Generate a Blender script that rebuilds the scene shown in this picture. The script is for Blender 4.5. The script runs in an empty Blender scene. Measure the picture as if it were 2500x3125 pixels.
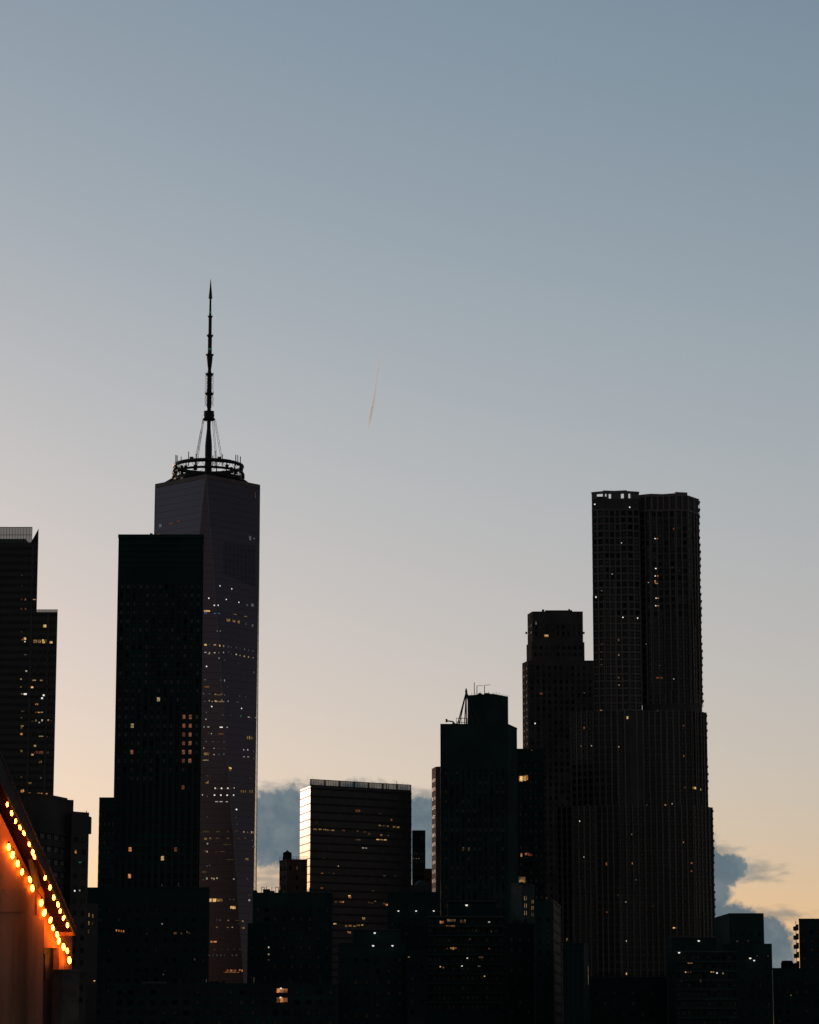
import bpy, bmesh, math, random
from mathutils import Vector, Matrix
random.seed(7)
R = math.radians
S = bpy.context.scene
COL = S.collection

# ------------------------------------------------------------------ camera
FPX, CX, CY, PITCH, CAMZ = 8780.0, 1250.0, 1562.5, R(10.5), 70.0   # focal length in photo pixels (photo 2500 x 3125)
cam = bpy.data.cameras.new('camera')
cam_o = bpy.data.objects.new('camera', cam)
COL.objects.link(cam_o)
S.camera = cam_o
cam.sensor_fit = 'HORIZONTAL'
cam.sensor_width = 36
cam.lens = FPX / 2500 * 36
cam.clip_start, cam.clip_end = 0.5, 200000
cam_o.location = (0, 0, CAMZ)
cam_o.rotation_euler = (math.pi / 2 + PITCH, 0, 0)

# ------------------------------------------------------------------ dusk sky
SUN_EL, SUN_AZ = R(5.0), R(-32)
world = bpy.data.worlds.new('World')
S.world = world
world.use_nodes = True
wn, wl = world.node_tree.nodes, world.node_tree.links
bg = wn['Background']


def wnode(t, **k):
    n = wn.new(t)
    for a, b in k.items():
        setattr(n, a, b)
    return n


def wmath(op, a, b=None, c=None, clamp=False):
    n = wnode('ShaderNodeMath', operation=op, use_clamp=clamp)
    for i, v in enumerate((a, b, c)):
        if v is None:
            continue
        if isinstance(v, (int, float)):
            n.inputs[i].default_value = v
        else:
            wl.new(v, n.inputs[i])
    return n.outputs[0]


def wmix(f, a, b, blend='MIX'):
    n = wnode('ShaderNodeMix', data_type='RGBA', blend_type=blend)
    for i, v in ((0, f), (6, a), (7, b)):
        if isinstance(v, (int, float)):
            n.inputs[i].default_value = v
        elif isinstance(v, tuple):
            n.inputs[i].default_value = v + (1,)
        else:
            wl.new(v, n.inputs[i])
    return n.outputs[2]


def wsmooth(v, lo, hi, a=0.0, b=1.0):
    n = wnode('ShaderNodeMapRange', interpolation_type='SMOOTHSTEP')
    for i, x in enumerate((v, lo, hi, a, b)):
        if isinstance(x, (int, float)):
            n.inputs[i].default_value = x
        else:
            wl.new(x, n.inputs[i])
    return n.outputs[0]


sky = wnode('ShaderNodeTexSky', sky_type='NISHITA', sun_disc=False, sun_elevation=SUN_EL, sun_rotation=SUN_AZ,
            air_density=1.0, dust_density=0.3, ozone_density=1.6)
tc = wnode('ShaderNodeTexCoord')
sep = wnode('ShaderNodeSeparateXYZ')
wl.new(tc.outputs['Generated'], sep.inputs[0])
dx, dy, dz = sep.outputs
el = wmath('MULTIPLY', wmath('ARCSINE', dz), 180 / math.pi)
ramp = wnode('ShaderNodeValToRGB')           # warmer towards the horizon, the same all round
ramp.color_ramp.interpolation = 'B_SPLINE'
stops = ((0.0, (.94, .69, .88)), (3.75, (.965, .755, .945)), (5.7, (1.07, .826, .955)), (8.3, (1.20, .886, .928)), (10.9, (1.24, .945, .928)), (13.6, (1.23, .966, .925)), (16.8, (1.15, .955, .90)), (22.0, (1.06, .925, .89)))
while len(ramp.color_ramp.elements) < len(stops):
    ramp.color_ramp.elements.new(.5)
for e_, (deg, c_) in zip(ramp.color_ramp.elements, stops):
    e_.position = deg / 40
    e_.color = tuple(v / 1.3 for v in c_) + (1,)
wl.new(wmath('DIVIDE', el, 40.0), ramp.inputs[0])
tinted = wmix(1.0, sky.outputs[0], ramp.outputs[0], 'MULTIPLY')
tinted = wmix(1.0, tinted, (1.3, 1.3, 1.3), 'MULTIPLY')
# after sunset the half of the sky away from the sun is in the earth's shadow
sd = wmath('ADD', wmath('MULTIPLY', dx, math.sin(SUN_AZ)), wmath('MULTIPLY', dy, math.cos(SUN_AZ)))
shade = wsmooth(sd, -0.6, 0.72, 0.42, 1.0)
base = wmix(1.0, tinted, shade, 'MULTIPLY')
# cumulus low over the horizon, in azimuth / elevation (degrees), edges broken up by noise
az = wmath('MULTIPLY', wmath('ARCTAN2', dx, dy), 180 / math.pi)
cmb = wnode('ShaderNodeCombineXYZ')
wl.new(az, cmb.inputs[0])
wl.new(el, cmb.inputs[1])
puff = wnode('ShaderNodeTexNoise', noise_dimensions='2D')
puff.inputs['Scale'].default_value = 2.2
puff.inputs['Detail'].default_value = 7
puff.inputs['Roughness'].default_value = 0.55
wl.new(cmb.outputs[0], puff.inputs['Vector'])
fine = wnode('ShaderNodeTexNoise', noise_dimensions='2D')
fine.inputs['Scale'].default_value = 9
fine.inputs['Detail'].default_value = 5
wl.new(cmb.outputs[0], fine.inputs['Vector'])
nz = wmath('SUBTRACT', puff.outputs['Fac'], 0.5)
#         azimuth, elevation, half width, half height, weight
CLOUDS = [(-1.4, 4.2, 2.6, 0.95, 1.0), (0.3, 4.0, 1.1, 0.95, 1.0), (-3.6, 4.3, 0.9, 0.5, .6),
          (6.05, 3.40, 0.62, 0.38, 1.0), (5.70, 2.9, 0.62, 1.3, 1.0), (6.2, 2.25, 1.0, 0.52, 1.0), (6.9, 1.95, 0.68, 0.62, 1.0),
          (6.7, 1.2, 0.90, 0.75, 1.0)]
WISPS = [(6.7, 3.36, .95, .34), (7.25, 2.50, .85, .22), (6.1, 3.75, .7, .22), (-2.6, 4.9, .9, .35), (-2.75, 3.2, .8, .7), (0.3, 4.85, .9, .25), (11, 3.6, 2.5, .4), (-12, 4.2, 2.5, .4)]
for a_, e_, w_, h_ in ((13, 3.2, 2.2, .8), (18, 2.2, 2.6, .9), (-13, 3.4, 1.8, .5), (-21, 2.8, 3, .7), (27, 2.8, 3, .8), (-30, 2, 4, .6), (38, 2.5, 4, .9)):
    CLOUDS.append((a_, e_, w_, h_, 1.0))
tot = None
for a_, e_, w_, h_, k_ in CLOUDS:
    u = wmath('DIVIDE', wmath('SUBTRACT', az, a_), w_)
    v = wmath('DIVIDE', wmath('SUBTRACT', el, e_), h_)
    r = wmath('SQRT', wmath('ADD', wmath('MULTIPLY', u, u), wmath('MULTIPLY', v, v)))
    m = wmath('MULTIPLY', wmath('SUBTRACT', 1.0, r), k_)
    tot = m if tot is None else wmath('MAXIMUM', tot, m)
dens = wmath('ADD', tot, wmath('ADD', wmath('MULTIPLY', nz, 0.62), wmath('MULTIPLY', wmath('SUBTRACT', fine.outputs['Fac'], 0.5), .22)))
cover = wsmooth(dens, -0.10, 0.20)
# thin brownish wisps drawn out along the horizon
mpw = wnode('ShaderNodeMapping')
mpw.inputs['Scale'].default_value = (1.0, 3.2, 1.0)
wl.new(cmb.outputs[0], mpw.inputs[0])
thin = wnode('ShaderNodeTexNoise', noise_dimensions='2D')
thin.inputs['Scale'].default_value = 2.4
thin.inputs['Detail'].default_value = 4
thin.inputs['Roughness'].default_value = .45
wl.new(mpw.outputs[0], thin.inputs['Vector'])
tot2 = None
for a_, e_, w_, h_ in WISPS:
    u = wmath('DIVIDE', wmath('SUBTRACT', az, a_), w_)
    v = wmath('DIVIDE', wmath('SUBTRACT', el, e_), h_)
    m = wmath('SUBTRACT', 1.0, wmath('SQRT', wmath('ADD', wmath('MULTIPLY', u, u), wmath('MULTIPLY', v, v))))
    tot2 = m if tot2 is None else wmath('MAXIMUM', tot2, m)
cov2 = wsmooth(wmath('ADD', tot2, wmath('MULTIPLY', wmath('SUBTRACT', thin.outputs['Fac'], .5), 1.3)), 0.0, 1.0, 0.0, .62)
cov2 = wmath('MULTIPLY', cov2, wsmooth(tot2, -.25, .15))
cover = wmath('MAXIMUM', cover, cov2)
cloud_col = wmix(wsmooth(puff.outputs['Fac'], .35, .7), (0.60, 0.98, 1.24), (0.90, 1.26, 1.46))
cloud_col = wmix(1.0, cloud_col, wsmooth(sd, -0.6, 0.8, 0.2, 1.0), 'MULTIPLY')
final = wmix(wmath('MULTIPLY', cover, .95), base, cloud_col)
wl.new(final, bg.inputs['Color'])
bg.inputs['Strength'].default_value = 0.15

sun = bpy.data.lights.new('sun', 'SUN')
sun.energy, sun.angle, sun.color = 1.35, R(1.5), (1.0, 0.70, 0.55)
sun_o = bpy.data.objects.new('sun', sun)
COL.objects.link(sun_o)
sdir = Vector((math.sin(SUN_AZ) * math.cos(SUN_EL), math.cos(SUN_AZ) * math.cos(SUN_EL), math.sin(SUN_EL)))
sun_o.rotation_euler = sdir.to_track_quat('Z', 'Y').to_euler()
sun_o.location = (0, 0, 900)

S.view_settings.view_transform = 'Standard'
S.view_settings.look = 'None'
S.view_settings.exposure = 0
S.view_settings.gamma = 1
S.view_settings.use_curve_mapping = False


# ------------------------------------------------------------------ pixel -> place
def ray(px, py):
    c, s = math.cos(PITCH), math.sin(PITCH)
    a, b = px - CX, CY - py
    return Vector((a, FPX * c - b * s, FPX * s + b * c))


def at(px, py, Y):
    d = ray(px, py)
    return Vector((0, 0, CAMZ)) + d * (Y / d.y)


def hit(px, py, A, n):
    """the pixel's ray against the plane through A with normal n"""
    d = ray(px, py)
    o = Vector((0, 0, CAMZ))
    return o + d * ((A - o).dot(n) / d.dot(n))


# ------------------------------------------------------------------ materials
def mat(name, col, rough=.7, spec=.3, metal=0.0, var=.25, scale=.15, bump=0.0, fine=6.0, streak=False, ior=1.5, tint=None, rand=0.0):
    m = bpy.data.materials.new(name)
    m.use_nodes = True
    nt = m.node_tree
    p = nt.nodes['Principled BSDF']
    g = nt.nodes.new('ShaderNodeNewGeometry')
    vec = g.outputs['Position']
    if streak:
        mp = nt.nodes.new('ShaderNodeMapping')
        mp.inputs['Scale'].default_value = (1, 1, .12)
        nt.links.new(vec, mp.inputs[0])
        vec = mp.outputs[0]
    n1 = nt.nodes.new('ShaderNodeTexNoise')
    n1.inputs['Scale'].default_value = scale
    n1.inputs['Detail'].default_value = 6
    nt.links.new(vec, n1.inputs['Vector'])
    mr = nt.nodes.new('ShaderNodeMapRange')
    mr.inputs[1].default_value, mr.inputs[2].default_value = .3, .7
    mr.inputs[3].default_value, mr.inputs[4].default_value = 1 - var, 1 + var
    nt.links.new(n1.outputs['Fac'], mr.inputs[0])
    mx = nt.nodes.new('ShaderNodeMix')
    mx.data_type, mx.blend_type = 'RGBA', 'MULTIPLY'
    mx.inputs[0].default_value = 1
    mx.inputs[6].default_value = tuple(col) + (1,)
    nt.links.new(mr.outputs[0], mx.inputs[7])
    nt.links.new(mx.outputs[2], p.inputs['Base Color'])
    p.inputs['Roughness'].default_value = rough
    p.inputs['Specular IOR Level'].default_value = spec
    p.inputs['Metallic'].default_value = metal
    if bump:
        n2 = nt.nodes.new('ShaderNodeTexNoise')
        n2.inputs['Scale'].default_value = fine
        n2.inputs['Detail'].default_value = 4
        nt.links.new(g.outputs['Position'], n2.inputs['Vector'])
        b = nt.nodes.new('ShaderNodeBump')
        b.inputs['Strength'].default_value = bump
        b.inputs['Distance'].default_value = .05
        nt.links.new(n2.outputs['Fac'], b.inputs['Height'])
        nt.links.new(b.outputs[0], p.inputs['Normal'])
    p.inputs['IOR'].default_value = ior
    if tint:
        p.inputs['Specular Tint'].default_value = tuple(tint) + (1,)
    if rand:      # every pane hangs and ages a little differently
        oi = nt.nodes.new('ShaderNodeObjectInfo')
        r2 = nt.nodes.new('ShaderNodeMapRange')
        r2.inputs[3].default_value, r2.inputs[4].default_value = spec * (1 - rand), spec * (1 + rand)
        nt.links.new(oi.outputs['Random'], r2.inputs[0])
        nt.links.new(r2.outputs[0], p.inputs['Specular IOR Level'])
        r3 = nt.nodes.new('ShaderNodeMapRange')
        r3.inputs[3].default_value, r3.inputs[4].default_value = 1 - rand, 1 + rand
        nt.links.new(oi.outputs['Random'], r3.inputs[0])
        m3 = nt.nodes.new('ShaderNodeMix')
        m3.data_type, m3.blend_type = 'RGBA', 'MULTIPLY'
        m3.inputs[0].default_value = 1
        nt.links.new(mx.outputs[2], m3.inputs[6])
        nt.links.new(r3.outputs[0], m3.inputs[7])
        nt.links.new(m3.outputs[2], p.inputs['Base Color'])
    return m


def glow(name, col, strength, sample=False, patchy=0.0):
    """a lit pane or lamp: only what gives off light"""
    m = bpy.data.materials.new(name)
    m.use_nodes = True
    nt = m.node_tree
    p = nt.nodes['Principled BSDF']
    p.inputs['Base Color'].default_value = (.05, .05, .05, 1)
    p.inputs['Emission Color'].default_value = tuple(col) + (1,)
    p.inputs['Emission Strength'].default_value = strength
    if patchy:   # blinds, furniture and ceiling lamps behind the glass
        g = nt.nodes.new('ShaderNodeNewGeometry')
        n1 = nt.nodes.new('ShaderNodeTexNoise')
        n1.inputs['Scale'].default_value = 1.1
        n1.inputs['Detail'].default_value = 3
        nt.links.new(g.outputs['Position'], n1.inputs['Vector'])
        mr = nt.nodes.new('ShaderNodeMapRange')
        mr.inputs[1].default_value, mr.inputs[2].default_value = .38, .66
        mr.inputs[3].default_value, mr.inputs[4].default_value = strength * (1 - patchy), strength * (1 + patchy)
        nt.links.new(n1.outputs['Fac'], mr.inputs[0])
        nt.links.new(mr.outputs[0], p.inputs['Emission Strength'])
    if not sample:
        m.cycles.emission_sampling = 'NONE'
    return m


M = {
    'ground': mat('asphalt', (.04, .04, .042), .9, .2, scale=.02),
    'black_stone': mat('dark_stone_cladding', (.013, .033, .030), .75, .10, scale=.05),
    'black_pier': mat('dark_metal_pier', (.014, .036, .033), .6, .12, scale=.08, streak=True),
    'dark_brick': mat('dark_brick', (.078, .063, .056), .9, .10, scale=.12, bump=.2),
    'brown_brick': mat('brown_brick', (.085, .056, .044), .9, .12, scale=.12, bump=.2),
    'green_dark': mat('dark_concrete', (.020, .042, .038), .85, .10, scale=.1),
    'grey_conc': mat('grey_concrete', (.075, .085, .080), .85, .12, scale=.12, streak=True),
    'pale_stone': mat('pale_limestone', (.16, .115, .085), .85, .15, scale=.15, streak=True),
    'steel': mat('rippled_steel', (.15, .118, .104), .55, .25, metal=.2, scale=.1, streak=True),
    'steel_dark': mat('dark_steel_cladding', (.075, .062, .056), .6, .15, scale=.1),  # darker steel for the walls behind the piers
    'tower_glass': mat('tower_glass', (.052, .033, .040), .16, .5, scale=.03, var=.2, ior=1.7, tint=(1, .76, .92)),
    'tower_core': mat('tower_spandrel', (.044, .030, .036), .4, .5, scale=.05, ior=1.6, tint=(1, .85, 1)),
    'trim': mat('tower_edge_trim', (.20, .16, .155), .4, .5, metal=.3),
    'parapet': mat('tower_parapet', (.15, .10, .085), .6, .4),
    'louvre': mat('louvre_metal', (.036, .028, .036), .35, .5),
    'ribbon_glass': mat('ribbon_glass', (.032, .028, .030), .30, .38, scale=.25, var=.45, tint=(.95, .90, .92)),
    'side_glass': mat('side_glass', (.030, .026, .024), .10, .6, scale=.25, var=.4, ior=1.6),
    'office_glass': mat('office_glass', (.016, .014, .016), .25, .30, scale=.06, var=.5),
    'ribbon_band': mat('bronze_spandrel', (.038, .031, .030), .6, .2),
    'pane': mat('window_glass', (.007, .009, .009), .25, .22, scale=.3, rand=.85),
    'pane_grey': mat('window_blind_glass', (.024, .025, .024), .4, .25, scale=1.2, var=.5, rand=.8),
    'pane_pale': mat('dim_lit_glass', (.13, .12, .11), .5, .4, scale=2.0, var=.6, rand=.35),  # faint room light put into the pale pane colour
    'frame': mat('window_frame', (.011, .012, .012), .7, .1),
    'metal': mat('dark_roof_metal', (.028, .034, .033), .6, .2),
    'mast': mat('mast_steel', (.022, .020, .018), .55, .3, scale=.5),
    'brace': mat('brace_steel', (.075, .064, .060), .6, .2),
    'screen': None,
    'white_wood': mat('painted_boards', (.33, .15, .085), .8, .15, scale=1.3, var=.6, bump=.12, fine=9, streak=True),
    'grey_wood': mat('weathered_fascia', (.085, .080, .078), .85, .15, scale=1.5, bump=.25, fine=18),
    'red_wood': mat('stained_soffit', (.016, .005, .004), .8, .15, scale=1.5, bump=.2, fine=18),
    'door': mat('dark_door', (.010, .014, .014), .5, .25, scale=2),
    'render': mat('rendered_pier', (.12, .10, .085), .9, .1, scale=2.5, var=.35, bump=.4, fine=20),
    'cable': mat('black_cable', (.012, .010, .009), .7, .2),
    'deck': mat('roof_deck', (.08, .075, .07), .9, .2, scale=.6),
    'tank': mat('tank_timber', (.02, .018, .016), .9, .1, scale=.8),
    # things that give off light
    'W': glow('lamp_white', (1, .93, .86), 1.0),
    'w': glow('room_white', (1, .92, .80), .34, patchy=.4),
    'y': glow('room_warm', (1, .68, .34), .28, patchy=.55),
    'Y': glow('room_amber_bright', (1, .58, .20), .62, patchy=.6),
    'a': glow('room_amber', (1, .56, .18), .16, patchy=.7),
    'O': glow('room_orange', (1, .36, .10), .48, patchy=.6),
    'o': glow('room_orange_dim', (1, .34, .12), .16, patchy=.6),
    'd': glow('room_dim', (1, .50, .26), .045, patchy=.8),
    'g': glow('room_grey', (.85, .86, .95), .07, patchy=.6),
    'r': glow('room_red', (1, .28, .10), .08, patchy=.6),
    'b': glow('room_blue', (.30, .42, 1), .22),
    'G': glow('lamp_green', (.25, 1, .45), .06),
    'bulb': glow('bulb_glass', (1, .215, .016), 40.0, sample=True),
}
sc = bpy.data.materials.new('wire_glass_screen')      # see-through roof screens
sc.use_nodes = True
_p = sc.node_tree.nodes['Principled BSDF']
_p.inputs['Base Color'].default_value = (.10, .12, .11, 1)
_p.inputs['Roughness'].default_value = .35
_t = sc.node_tree.nodes.new('ShaderNodeBsdfTransparent')
_m = sc.node_tree.nodes.new('ShaderNodeMixShader')
_m.inputs[0].default_value = .55
sc.node_tree.links.new(_t.outputs[0], _m.inputs[1])
sc.node_tree.links.new(_p.outputs[0], _m.inputs[2])
sc.node_tree.links.new(_m.outputs[0], sc.node_tree.nodes['Material Output'].inputs['Surface'])
M['screen'] = sc


# ------------------------------------------------------------------ mesh helpers
class MB:
    def __init__(s):
        s.v, s.f, s.m = [], [], []

    def add(s, vs, fs, mi=0):
        b = len(s.v)
        s.v += [tuple(v) for v in vs]
        s.f += [tuple(i + b for i in f) for f in fs]
        s.m += [mi] * len(fs)
        return s

    def hexa(s, b4, t4, mi=0):
        return s.add(list(b4) + list(t4), [(3, 2, 1, 0), (4, 5, 6, 7), (0, 1, 5, 4), (1, 2, 6, 5), (2, 3, 7, 6), (3, 0, 4, 7)], mi)

    def box(s, x0, x1, y0, y1, z0, z1, mi=0):
        return s.hexa([(x0, y0, z0), (x1, y0, z0), (x1, y1, z0), (x0, y1, z0)], [(x0, y0, z1), (x1, y0, z1), (x1, y1, z1), (x0, y1, z1)], mi)

    def bar(s, a, b, r, n=6, mi=0, r2=None):
        a, b = Vector(a), Vector(b)
        d = (b - a).normalized()
        u = d.orthogonal().normalized()
        w = d.cross(u)
        r2 = r if r2 is None else r2
        vs = []
        for c, rr in ((a, r), (b, r2)):
            vs += [c + (u * math.cos(i * 2 * math.pi / n) + w * math.sin(i * 2 * math.pi / n)) * rr for i in range(n)]
        fs = [(i, (i + 1) % n, n + (i + 1) % n, n + i) for i in range(n)] + [tuple(range(n))[::-1], tuple(range(n, 2 * n))]
        return s.add(vs, fs, mi)

    def lathe(s, c, prof, n=16, mi=0):
        """prof: (radius, z) bottom to top about the vertical through c"""
        vs = []
        for r, z in prof:
            vs += [(c[0] + r * math.cos(i * 2 * math.pi / n), c[1] + r * math.sin(i * 2 * math.pi / n), z) for i in range(n)]
        k = len(prof)
        fs = [(j * n + i, j * n + (i + 1) % n, (j + 1) * n + (i + 1) % n, (j + 1) * n + i) for j in range(k - 1) for i in range(n)]
        fs += [tuple(range(n))[::-1], tuple(range((k - 1) * n, k * n))]
        return s.add(vs, fs, mi)

    def prism(s, poly, z0, z1, mi=0):
        """poly anticlockwise seen from above; z1 a number or one per corner"""
        n = len(poly)
        zt = z1 if isinstance(z1, (list, tuple)) else [z1] * n
        vs = [(p[0], p[1], z0) for p in poly] + [(p[0], p[1], z) for p, z in zip(poly, zt)]
        fs = [(i, (i + 1) % n, n + (i + 1) % n, n + i) for i in range(n)] + [tuple(range(n))[::-1], tuple(range(n, 2 * n))]
        return s.add(vs, fs, mi)

    def extrude(s, pts, off, mi=0):
        """a planar outline given a thickness vector"""
        n = len(pts)
        off = Vector(off)
        vs = [Vector(p) for p in pts] + [Vector(p) + off for p in pts]
        fs = [(i, (i + 1) % n, n + (i + 1) % n, n + i) for i in range(n)] + [tuple(range(n))[::-1], tuple(range(n, 2 * n))]
        return s.add(vs, fs, mi)

    def mesh(s, name, mats, org=(0, 0, 0), smooth=False):
        me = bpy.data.meshes.new(name)
        o = Vector(org)
        me.from_pydata([tuple(Vector(v) - o) for v in s.v], [], s.f)
        for m in (mats if isinstance(mats, (list, tuple)) else [mats]):
            me.materials.append(m)
        me.polygons.foreach_set('material_index', s.m)
        bm = bmesh.new()
        bm.from_mesh(me)
        bmesh.ops.recalc_face_normals(bm, faces=bm.faces)
        bm.to_mesh(me)
        bm.free()
        if smooth:
            me.polygons.foreach_set('use_smooth', [True] * len(me.polygons))
        me.update()
        return me

    def build(s, name, mats, parent=None, smooth=False):
        """world coordinates in; the object sits at its parent's base"""
        org = root_of(parent).location if parent else Vector((0, 0, 0))
        return link(name, s.mesh(name, mats, org, smooth), parent)


def root_of(o):
    while o.parent:
        o = o.parent
    return o


def link(name, data, parent=None):
    o = bpy.data.objects.new(name, data)
    COL.objects.link(o)
    if parent:
        o.parent = parent
    return o


def thing(name, label, cat, loc, group=None):
    o = link(name, None)
    o.location = loc
    o.empty_display_size = 1
    return tag(o, label, cat, group)


def tag(o, label, cat, group=None):
    o['label'], o['category'] = label, cat
    if group:
        o['group'] = group
    return o


def structure(o):
    o['kind'] = 'structure'
    return o


_unit = {}


def unit_box(m):
    if m.name not in _unit:
        _unit[m.name] = MB().box(-.5, .5, -.5, .5, -.5, .5).mesh('block', m)
    return _unit[m.name]


def place(o, root, pos, basis):
    """basis = (along, outward, up) unit vectors, scaled by size"""
    (u, n, w), (su, sn, sw) = basis
    mt = Matrix(((u.x * su, n.x * sn, w.x * sw, 0), (u.y * su, n.y * sn, w.y * sw, 0), (u.z * su, n.z * sn, w.z * sw, 0), (0, 0, 0, 1)))
    mt.translation = pos - root.location
    o.matrix_local = mt
    return o


_win = {}


def window_mesh(kind):
    """unit window, x across, y outward, z up: frame of four bars and a mullion round a set-back pane"""
    if kind not in _win:
        b = MB()
        t = .09
        b.box(-.5, .5, 0, .14, -.5, -.5 + t, 0)
        b.box(-.5, .5, 0, .14, .5 - t, .5, 0)
        b.box(-.5, -.5 + t, 0, .13, -.5 + t, .5 - t, 0)
        b.box(.5 - t, .5, 0, .13, -.5 + t, .5 - t, 0)
        b.add([(-.5 + t, .05, -.5 + t), (.5 - t, .05, -.5 + t), (.5 - t, .05, .5 - t), (-.5 + t, .05, .5 - t)], [(3, 2, 1, 0)], 1)
        _win[kind] = b.mesh('window', [M['frame'], M[kind]])
    return _win[kind]


_lit = {}


def lit_mesh(kind):
    """a lit stretch of glass in a curtain wall: thin pane with a rim"""
    if kind not in _lit:
        b = MB()
        b.box(-.5, .5, 0, .06, -.5, .5, 0)
        b.add([(-.46, .065, -.44), (.46, .065, -.44), (.46, .065, .44), (-.46, .065, .44)], [(3, 2, 1, 0)], 1)
        _lit[kind] = b.mesh('window', [M['frame'], M[kind]])
    return _lit[kind]


UP = Vector((0, 0, 1))


class Face:
    """a vertical wall face from A to B, left to right as the camera sees it"""

    def __init__(s, A, B):
        s.A, s.B = Vector((A[0], A[1], 0)), Vector((B[0], B[1], 0))
        s.L = (s.B - s.A).length
        s.u = (s.B - s.A).normalized()
        s.n = Vector((s.u.y, -s.u.x, 0))

    def uz(s, px, py):
        h = hit(px, py, s.A, s.n)
        return (h - s.A).dot(s.u), h.z

    def pt(s, u, z, out=0.0):
        return s.A + s.u * u + UP * z + s.n * out

    def block(s, name, root, m, u0, u1, z0, z1, o0, o1, parent=None):
        o = link(name, unit_box(m), parent or root)
        return place(o, root, s.pt((u0 + u1) / 2, (z0 + z1) / 2, (o0 + o1) / 2), ((s.u, s.n, UP), (u1 - u0, o1 - o0, z1 - z0)))

    def lit(s, root, px, py, w, h, kind, out=.05):
        k = FPX / math.hypot(s.A.y, s.A.x)
        u, z = s.uz(px, py)
        if not 0 < u < s.L:
            return None
        cs = max(.25, abs(s.u.dot(Vector((1, 0, 0)))))
        o = link('window', lit_mesh(kind), root)
        return place(o, root, s.pt(u, z, out), ((s.u, s.n, UP), (max(w / k / cs, .4), 1, max(h / k, .4))))


class Windows:
    """collects the windows of one building; past 300 the rest are joined into one part"""

    def __init__(s, root):
        s.root, s.items = root, []

    def grid(s, face, z0, z1, ncol, nrow, ww, wh, lits=(), u0=0, u1=None, kind='pane', pier=None, band=None, pd=.35, bd=.25, skip=None, rnd=None, sill=.5):
        u1 = face.L if u1 is None else u1
        cw, ch = (u1 - u0) / ncol, (z1 - z0) / nrow
        hot = {}
        for px, py, w, h, k in lits:
            u, z = face.uz(px, py)
            if u0 <= u < u1 and z0 <= z < z1:
                hot[(int((u - u0) / cw), int((z - z0) / ch))] = k
        if pier:
            pw = cw * (1 - ww)
            for i in range(ncol + 1):
                c = u0 + i * cw
                face.block('pier', s.root, pier, max(u0, c - pw / 2), min(u1, c + pw / 2), z0, z1, 0, pd)
        if band:
            bh = ch * (1 - wh)
            for j in range(nrow + 1):
                c = z0 + j * ch
                face.block('spandrel', s.root, band, u0, u1, max(z0, c - bh / 2), min(z1, c + bh / 2), -.05, bd)
        for i in range(ncol):
            for j in range(nrow):
                if skip and skip(i, j):
                    continue
                k = hot.get((i, j))
                kk = k or (rnd(i, j) if rnd else kind) or kind
                s.items.append((0 if k else 1, -(z0 + j * ch), face, u0 + (i + .5) * cw, z0 + (j + .5) * ch, cw * ww * .96, ch * wh * .96, kk))

    def finish(s):
        s.items.sort(key=lambda t: (t[0], t[1]))
        for t in s.items[:300]:
            _, _, f, u, z, w, h, k = t
            o = link('window', window_mesh(k), s.root)
            place(o, s.root, f.pt(u, z, .003), ((f.u, f.n, UP), (w, 1, h)))
        rest = s.items[300:]
        if rest:
            b = MB()
            kinds = sorted({t[7] for t in rest})
            mats = [M['frame']] + [M[k] for k in kinds]
            for _, _, f, u, z, w, h, k in rest:
                me = window_mesh(k)
                vs = [f.pt(u, z, .003) + f.u * (v.co.x * w) + f.n * v.co.y + UP * (v.co.z * h) for v in me.vertices]
                for p in me.polygons:
                    pass
                base = len(b.v)
                b.v += [tuple(v) for v in vs]
                for p in me.polygons:
                    b.f.append(tuple(base + i for i in p.vertices))
                    b.m.append(0 if p.material_index == 0 else 1 + kinds.index(k))
            o = b.build('window_rows', mats, s.root)
            o['kind'] = 'stuff'


def P2(px, py, Y):
    p = at(px, py, Y)
    return (p.x, p.y)


def base_of(poly):
    n = len(poly)
    return (sum(p[0] for p in poly) / n, sum(p[1] for p in poly) / n, 0)


def flank(p, yb):
    """the flank of a block that squarely faces us runs straight away from us"""
    return (p[0] * yb / p[1], yb)


def foot(front, py, thick):
    """front: (px, Y) corners left to right at picture height py; the back is set thick metres behind"""
    f = [P2(px, py, Y) for px, Y in front]
    yb = max(p[1] for p in f) + thick
    return f + [flank(f[-1], yb), flank(f[0], yb)], f


def roof_clutter(root, f, z, seed, n=4, m='metal', depth=12, hmax=2.2):
    """plant boxes and vents on a roof"""
    rr = random.Random(seed)
    x0, x1 = f[0][0], f[-1][0]
    y = max(p[1] for p in f) + 2
    for _ in range(n):
        w, h, d = rr.uniform(.8, 2.6), rr.uniform(.5, hmax), rr.uniform(1, 3)
        x, yy = rr.uniform(x0 + 1, max(x0 + 1.1, x1 - w - 1)), y + rr.uniform(0, depth)
        b = MB().box(x, x + w, yy, yy + d, z - .05, z + h)
        if rr.random() < .5:
            b.bar((x + w / 2, yy + d / 2, z + h), (x + w / 2, yy + d / 2, z + h + rr.uniform(.6, 1.6)), .12)
        b.build('roof_vent', M[m], root)


def parapet(root, f, z, m, h=.8, t=.4, proud=.12):
    b = MB()
    for p, q in zip(f, f[1:]):
        fc = Face(p, q)
        a = [fc.pt(0, z - .3, proud), fc.pt(fc.L, z - .3, proud), fc.pt(fc.L, z - .3, -t), fc.pt(0, z - .3, -t)]
        b.hexa(a, [v + UP * (h + .3) for v in a])
    return b.build('parapet', m, root)


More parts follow.
